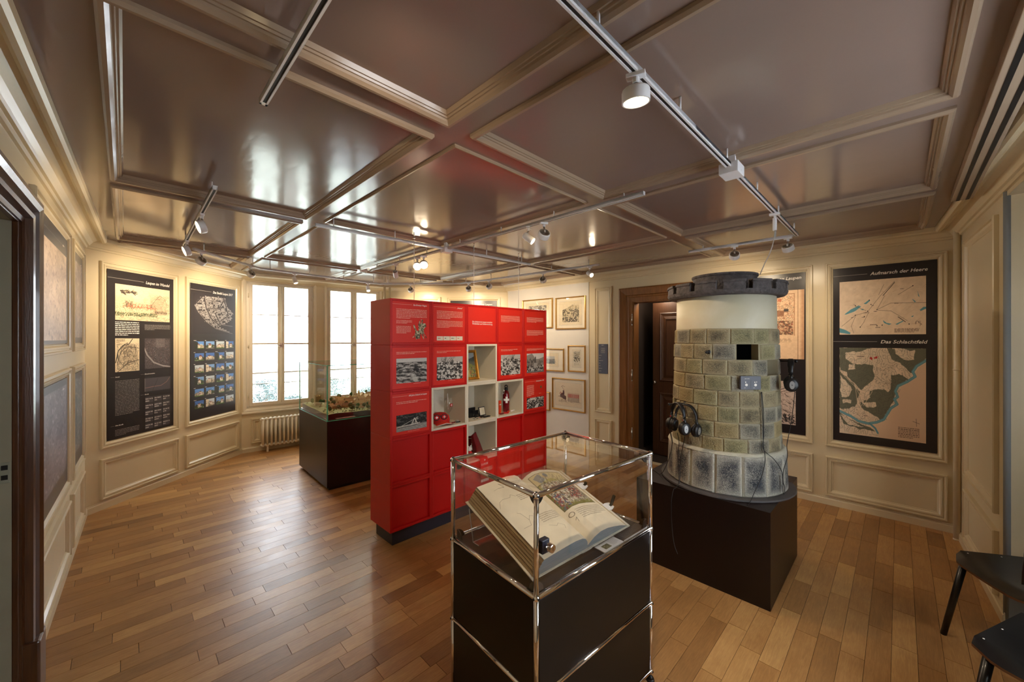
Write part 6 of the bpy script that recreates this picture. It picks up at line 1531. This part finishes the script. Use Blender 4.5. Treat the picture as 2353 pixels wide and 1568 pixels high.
for a, b, c_, d_ in ((.008, -.0015, VW-.008, .0025), (.008, VD-.0025, VW-.008, VD+.0015), (-.0015, .008, .0025, VD-.008), (VW-.0025, .008, VW+.0015, VD-.008)):
    mb = MB(); mb.box(a, b, LV[2]+.008, c_, d_, LV[3]-.008); mb.build('glass_side', GLASS, VC)
mb = MB(); mb.box(.008, .008, LV[3]-.002, VW-.008, VD-.008, LV[3]+.002); mb.build('glass_top', GLASS, VC)
for x, y in ((0, 0), (VW, 0), (VW, VD), (0, VD)):
    sx = 1 if x == 0 else -1; sy = 1 if y == 0 else -1
    for z in (LV[2], LV[3]):
        sz = 1 if z < 1 else -1; mb = MB(); c_ = Vector((x+sx*.012, y+sy*.012, z+sz*.006)); n_ = 14
        for ax in (0, 1):
            vs = []
            for th in (0, .005):
                vs.append(tuple(c_ + (Vector((0, sy*th, 0)) if ax == 0 else Vector((sx*th, 0, 0)))))
                for k in range(n_+1):
                    t = PI/2*k/n_; u_, w_ = .036*math.cos(t), .036*math.sin(t)
                    vs.append(tuple(c_ + (Vector((sx*u_, sy*th, sz*w_)) if ax == 0 else Vector((sx*th, sy*u_, sz*w_)))))
            m_ = n_+2; mb.add(vs, [tuple(range(m_)), tuple(range(m_, 2*m_))[::-1]] + [(k, (k+1) % m_, m_+(k+1) % m_, m_+k) for k in range(m_)])
        mb.build('corner_pad', BRUB, VC, fix=True)
mb = MB(); mb.box(.016, -.014, .86, .052, .010, .908); lk = mb.build('lock_body', mat('dark_blue_lock', (30, 34, 52), rough=.35), VC, bevel=.003)
mb = MB(); mb.cyl((.040, -.014, .884), (.040, -.040, .884), .0145, 24).cyl((.040, -.040, .884), (.040, -.041, .884), .0125, 24); mb.build('lock_cylinder', CHROME, lk, smooth=False, bevel=.0015)
mb = MB(); mb.box(.0392, -.0415, .878, .0408, -.0408, .890); mb.build('keyhole', SLOT, lk)
# book on its acrylic rest
VM = Matrix.Translation((.083, 1.325, 0)) @ Matrix.Rotation(math.radians(41), 4, 'Z')
TL = math.radians(19); BXC, BY0, BZ0 = .352, .062, .730
BK = empty('open_book', VM @ Vector((BXC, BY0, BZ0)), math.radians(41), 'large open manuscript book with painted battle scene lying in the showcase', 'book', rx=0)
BK.rotation_euler = (TL, 0, math.radians(41)); PH = .44
def top(x):
    """height of the open page above the cover board"""
    a = abs(x)
    if x < 0:
        P_ = [(0, .022), (.010, .042), (.028, .064), (.055, .078), (.10, .084), (.16, .082), (.22, .078), (.275, .074)]
    else:
        P_ = [(0, .022), (.012, .034), (.035, .052), (.07, .064), (.12, .062), (.18, .048), (.24, .030), (.285, .012)]
    for (x0, y0), (x1, y1) in zip(P_[:-1], P_[1:]):
        if x0 <= a <= x1: f_ = (a-x0)/(x1-x0); return y0 + (y1-y0)*f_
    return P_[-1][1]
PB = mat('page_edges_grey', (136, 142, 142), rough=.8, col2=(96, 104, 108), mix=.9, vscale=14, stretch=(.6, 1, 22), bump=.3, bscale=40)
PBR = mat('page_edges_golden', (206, 184, 142), rough=.75, col2=(118, 92, 58), mix=.55, vscale=26, stretch=(1.5, .05, 6), bump=.3, bscale=40)
for s, w0, w1 in ((-1, .275, .305), (1, .285, .298)):
    n_ = 26; xs = [s*w0*k/n_ for k in range(n_+1)]
    lo = .006; mb = MB(); vs = []
    for y in (0, PH):
        for x in xs: vs.append((x, y, top(x) - .0006))
        for x in xs: vs.append((x * (w1/w0 if abs(x) > w0*.999 else 1), y, lo))
    m_ = n_+1; F_ = []
    for y in (0, 1):
        o_ = y*2*m_
        F_ += [(o_+k, o_+k+1, o_+m_+k+1, o_+m_+k) for k in range(n_)]
    mb.add(vs, F_); mb.build('page_block', PB, BK, fix=True)
    mb = MB(); mb.add([vs[n_], vs[2*m_-1], vs[4*m_-1], vs[2*m_+n_]], [(0, 1, 2, 3)]); 
    e = MB(); nr = 13; zt = top(s*w0); vv = []
    for k in range(nr+1):
        f_ = k/nr; x = s*(w1 + (w0-w1)*f_ + (.0022 if k % 2 else -.0006)); z = lo + (zt-.0006-lo)*f_; vv += [(x, 0, z), (x, PH, z)]
    e.add(vv, [(2*k, 2*k+1, 2*k+3, 2*k+2) for k in range(nr)]); e.build('fore_edge', PBR, BK)
def page_fn(x0):
    def f(X, Z):
        T_ = np.vectorize(top)(X); return np.stack([X, Z, T_], -1)
    return f
# left page: handwriting; right page: painted battle and handwriting
p = Pic(300, 190, (226, 212, 184), 50); p.a += (fbm(300, 190, 5, p.rng, 4)[..., None]-.5)*.05; INK = (92, 74, 56)
def script(x0, y0, x1, n, dy=.022, al=.8):
    for i in range(n):
        x = x0; y = y0 + i*dy; e = x1 - (0 if i < n-1 else (x1-x0)*.3)
        while x < e:
            l = p.rng.uniform(.01, .03); p.line([(x, y+p.rng.normal()*.001), (x+l*.5, y-.006), (x+l, y+.003)], .005, INK, al); x += l + .006
script(.45, .10, .93, 2); p.line([(.42,.10),(.36,.06),(.40,.13),(.30,.12)], .006, INK); p.line([(.3,.12),(.2,.13)], .004, INK, .6)
script(.46, .29, .93, 4); p.line([(.44,.29),(.38,.25),(.34,.28),(.20,.27),(.12,.29),(.05,.36)], .004, INK, .7)
script(.46, .60, .93, 5); p.line([(.44,.60),(.36,.56),(.30,.60),(.26,.66),(.12,.66)], .004, INK, .7); p.line([(.30,.60),(.26,.50),(.22,.48)], .005, INK, .7); p.line([(.5,.74),(.6,.78),(.66,.76),(.74,.80),(.7,.84)], .004, INK, .6)
p.put(np.clip((p.Xn-.97)*20, 0, 1), (190,170,136), .6)
picture('left_page', p, -.275, 0, .275, PH, BK, attr_mat('page_matte', .75), fn=page_fn(0))
p = Pic(300, 200, (226, 212, 184), 51); p.a += (fbm(300, 200, 5, p.rng, 4)[..., None]-.5)*.05
p.rect(.10,.05,.90,.62,(128,122,64)); fr = p.a.copy(); p.rect(.10,.05,.90,.20,(206,186,140)); p.poly([(.10,.22),(.4,.16),(.9,.22),(.9,.3),(.1,.34)], (176,164,96), 1, .05)
p.poly([(.14,.10),(.3,.06),(.34,.16),(.2,.2)], (140,140,136), 1, .04); p.poly([(.6,.06),(.86,.07),(.84,.18),(.66,.17)], (224,204,150), 1, .04); p.disc(.42,.10,.05,(120,126,130))
p.tex(.14,.22,.88,.56, 30, [(96,84,64),(176,162,132),(222,212,194)], (.42,.5), .8); p.strokes(1100,.14,.20,.88,.58,.03,.010,[(214,204,190),(196,184,168),(110,90,76),(140,76,64),(110,112,122),(232,224,208),(100,88,70),(186,170,140)],None,.85)
p.strokes(40,.12,.4,.3,.6,.05,.02,[(84,98,124),(146,66,56)],None,.8); p.strokes(60,.5,.3,.85,.5,.06,.02,[(150,60,50),(60,56,50)],None,.8); p.strokes(60,.2,.14,.9,.3,.16,.004,[(80,70,56)],-1.2,.8)
k_ = (p.Xn < .10) | (p.Xn > .90) | (p.Yn < .05) | (p.Yn > .62)
p.a[k_] = fr[k_]
for q in ([(.10,.05),(.90,.05)], [(.10,.62),(.90,.62)], [(.10,.05),(.10,.62)], [(.90,.05),(.90,.62)]): p.line(q, .008, (90,78,50))
script(.24, .67, .92, 6, .023); p.line([(.14+.05*math.cos(t), .69+.024*math.sin(t)) for t in [k*.6 for k in range(12)]], .008, INK); p.line([(.12,.76),(.16,.74),(.14,.79)], .006, INK)
picture('right_page', p, 0, 0, .285, PH, BK, bpy.data.materials['page_matte'], fn=page_fn(1))
mb = MB(); mb.box(-.315, -.006, 0, -.006, PH+.008, .005).box(.006, -.006, 0, .315, PH+.008, .005).box(-.03, -.006, -.004, .03, PH+.008, .001)
mb.build('cover_board', mat('vellum_cover', (214, 202, 178), rough=.6, var=.08, vscale=8), BK, bevel=.0015)
# white leather straps with dark tongues at the right edge
for y, lab in ((.13, 1), (.30, 2)):
    mb = MB(); mb.xz([(.300, y-.022), (.325, y-.024), (.352, y-.016), (.354, y-.008), (.334, y-.008), (.334, y+.006), (.354, y+.006), (.352, y+.016), (.325, y+.022), (.300, y+.020)], -.003, .003)
    mb.v = [(x, z, y_ + .004) for x, y_, z in mb.v]; st = mb.build('clasp_strap', WP, BK)
    mb = MB(); mb.box(.336, y-.006, .004, .350, y+.004, .008).box(.344, y-.006, .006, .354, y+.006, .060 if lab == 1 else .02, None); mb.build('clasp_tongue', mat('dark_clasp', (74, 68, 52), rough=.4, metal=.5), st)
# acrylic rest
o = empty('acrylic_book_rest', VM @ Vector((BXC, BY0, .7182)), math.radians(41), 'clear acrylic rest under the open book', 'book stand')
R3 = Matrix.Rotation(TL, 4, 'X')
mb = MB(); mb.box(-.31, -.010, -.011, .31, PH*.98, -.005, Matrix.Translation((0, 0, BZ0-.7182)) @ R3); mb.build('sloping_plate', ACRYL, o)
mb = MB(); mb.box(-.31, -.016, -.011, .31, -.010, .022, Matrix.Translation((0, 0, BZ0-.7182)) @ R3); mb.build('front_lip', ACRYL, o)
yb = PH*.96*math.cos(TL); zb = PH*.96*math.sin(TL)
mb = MB(); mb.add([(-.31, yb, zb+.002), (.31, yb, zb+.002), (.31, yb-.03, 0), (-.31, yb-.03, 0), (-.31, yb+.005, zb+.002), (.31, yb+.005, zb+.002), (.31, yb-.025, 0), (-.31, yb-.025, 0)], [(0,1,2,3),(7,6,5,4),(0,4,5,1),(3,2,6,7),(0,3,7,4),(1,5,6,2)]); mb.build('back_leg', ACRYL, o)
mb = MB(); mb.box(-.31, yb-.07, 0, .31, yb-.03, .005); mb.build('foot_strip', ACRYL, o)
mb = MB(); 
for s in (-1, 1): mb.cyl((s*.31, yb, zb), (s*.31, yb-.03, .003), .0022, 6); mb.cyl((s*.31, yb-.07, .003), (s*.31, yb-.03, .003), .002, 6)
mb.cyl((-.31, yb-.03, .003), (.31, yb-.03, .003), .0016, 6)
mb.build('polished_edges', mat('bright_acrylic_edge', (206, 212, 214), rough=.12, spec=.8), o, smooth=True)
# caption card and text plate lying in the case
o = empty('caption_card', VM @ Vector((.47, .030, .7182)), math.radians(41), 'white caption card with a small photo lying in front of the book', 'card')
mb = MB(); mb.box(-.068, -.024, .0, .068, .030, .004); mb.build('card', WP, o, bevel=.0006)
p = Pic(26, 40, (120,120,90), 60); p.strokes(60,0,0,1,1,.12,.05,[(70,70,50),(170,160,120),(60,40,30)])
FL = lambda X, Z: np.stack([X, Z, np.full_like(X, .0046)], -1)
picture('small_picture', p, -.045, -.014, .042, .028, o, PRINT, fn=FL)
MF = Matrix(((1, 0, 0, 0), (0, 0, 1, 0), (0, -1, 0, 0), (0, 0, 0, 1)))
t_ = print_lines(o, .010, -.012, .056, .022, 7, SPRINT, y=0, fill=.4); t_.data.transform(Matrix(((1,0,0,0),(0,0,1,0),(0,1,0,.0047),(0,0,0,1))))
o = empty('text_plate', VM @ Vector((.64, .034, .7182)), math.radians(41), 'dark text plate lying on the case floor at its right end', 'sign')
mb = MB(); mb.box(-.095, -.024, 0, .095, .034, .003); mb.build('plate', BOARD, o, bevel=.0006)
mb = MB(); mb.box(-.095, -.0265, 0, .095, -.0245, .004); mb.build('light_edge', WP, o)
t_ = print_lines(o, -.075, -.018, .085, .028, 8, SPRINT, y=0, fill=.25); t_.data.transform(Matrix(((1,0,0,0),(0,0,1,0),(0,1,0,.0036),(0,0,0,1))))

# ------------------------------------------------------------------ two black moulded chairs at the right edge
CHB = mat('black_moulded_ply', (12, 11, 12), rough=.34, var=.1, coat=.2); CHE = mat('brown_ply_edge', (92, 58, 34), rough=.5)
def chair(x, y, rz, lab):
    """origin on the floor under the far left corner of the seat; seat runs along +x and -y; the sitter faces -x"""
    o = empty('stacking_chair', (x, y, 0), rz, lab, 'chair', 'black moulded chairs at the right edge'); W_ = .44; n_ = 14; vs = []
    def h(u, w):
        c = 2*w-1; return .452 - .016*(1-c*c)*(1 - abs(2*u-1)**3) - .022*max(0, .14-u)/.14 + .012*c*c
    for j in range(n_+1):
        for i in range(n_+1):
            u, w = i/n_, j/n_; rx = W_*u; ry = -W_*w
            cx_ = .05*(1-min(1, 6*min(w, 1-w)))*(1-min(1, 6*u)); vs.append((rx + cx_, ry, h(u, w)))
    k = len(vs); vs += [(a, b, c - .010) for a, b, c in vs]; m_ = n_+1
    f1 = [(j*m_+i, (j+1)*m_+i, (j+1)*m_+i+1, j*m_+i+1) for j in range(n_) for i in range(n_)]; f2 = [tuple(q+k for q in f[::-1]) for f in f1]
    mb = MB(); mb.add(vs, f1+f2); st = mb.build('seat', CHB, o, smooth=True)
    rim = [i for i in range(m_)] + [(j+1)*m_+n_ for j in range(n_)] + [n_*m_+i for i in range(n_-1, -1, -1)] + [j*m_ for j in range(n_-1, 0, -1)]
    e = MB(); e.v = [vs[i] for i in rim] + [vs[i+k] for i in rim]; R = len(rim); e.f = [(i, (i+1) % R, R+(i+1) % R, R+i) for i in range(R)]; e.build('seat_edge', CHE, st)
    e = MB()
    for u in (.20, .52): e.blob((W_*u, -.018, h(u, .04)+.0006), .0035, 8, 4, 0, (1, 1, .4))
    e.build('rivets', WP, st, smooth=True)
    vs = []
    for j in range(9):
        for i in range(n_+1):
            u, w = i/n_, j/8; z = .60 + .22*w; c = 2*u-1; vs.append((W_ + .05 + .05*w - .05*c*c, -W_*u, z - .02*c*c*(1 if j == 0 else -1 if j == 8 else 0)))
    mb = MB(); mb.add(vs, [(j*m_+i, j*m_+i+1, (j+1)*m_+i+1, (j+1)*m_+i) for j in range(8) for i in range(n_)]); bk = mb.build('backrest', CHB, o, smooth=True); bk.modifiers.new('thick', 'SOLIDIFY').thickness = .010
    for (a, b), (c, d) in (((.055, -.045), (-.005, .0)), ((.055, -W_+.045), (-.005, -W_))):
        mb = MB(); mb.cyl((a, b, .432), (c, d, 0), .016, 12, .013); mb.build('leg', CHB, o, smooth=True)
    for sy in (-.04, -W_+.04):
        mb = MB(); mb.tube([(W_+.04, sy*1.0, .0), (W_-.01, sy, .42), (W_+.01, sy, .46), (W_+.05, sy, .62), (W_+.07, sy, .70)], .013, 10); mb.build('leg', CHB, o, smooth=True)
    mb = MB(); mb.cyl((.055, -.045, .425), (.055, -W_+.045, .425), .011, 10).cyl((W_-.02, -.04, .425), (W_-.02, -W_+.04, .425), .011, 10).cyl((.055, -.06, .425), (W_-.02, -.06, .425), .010, 10).cyl((.055, -W_+.06, .425), (W_-.02, -W_+.06, .425), .010, 10); mb.build('under_frame', CHB, o, smooth=True)
    return o
chair(2.345, 2.10, math.radians(-14), 'black moulded chair farther back at the right edge of the room')
chair(1.705, 1.46, math.radians(20), 'nearer black moulded chair cut off by the bottom right corner')
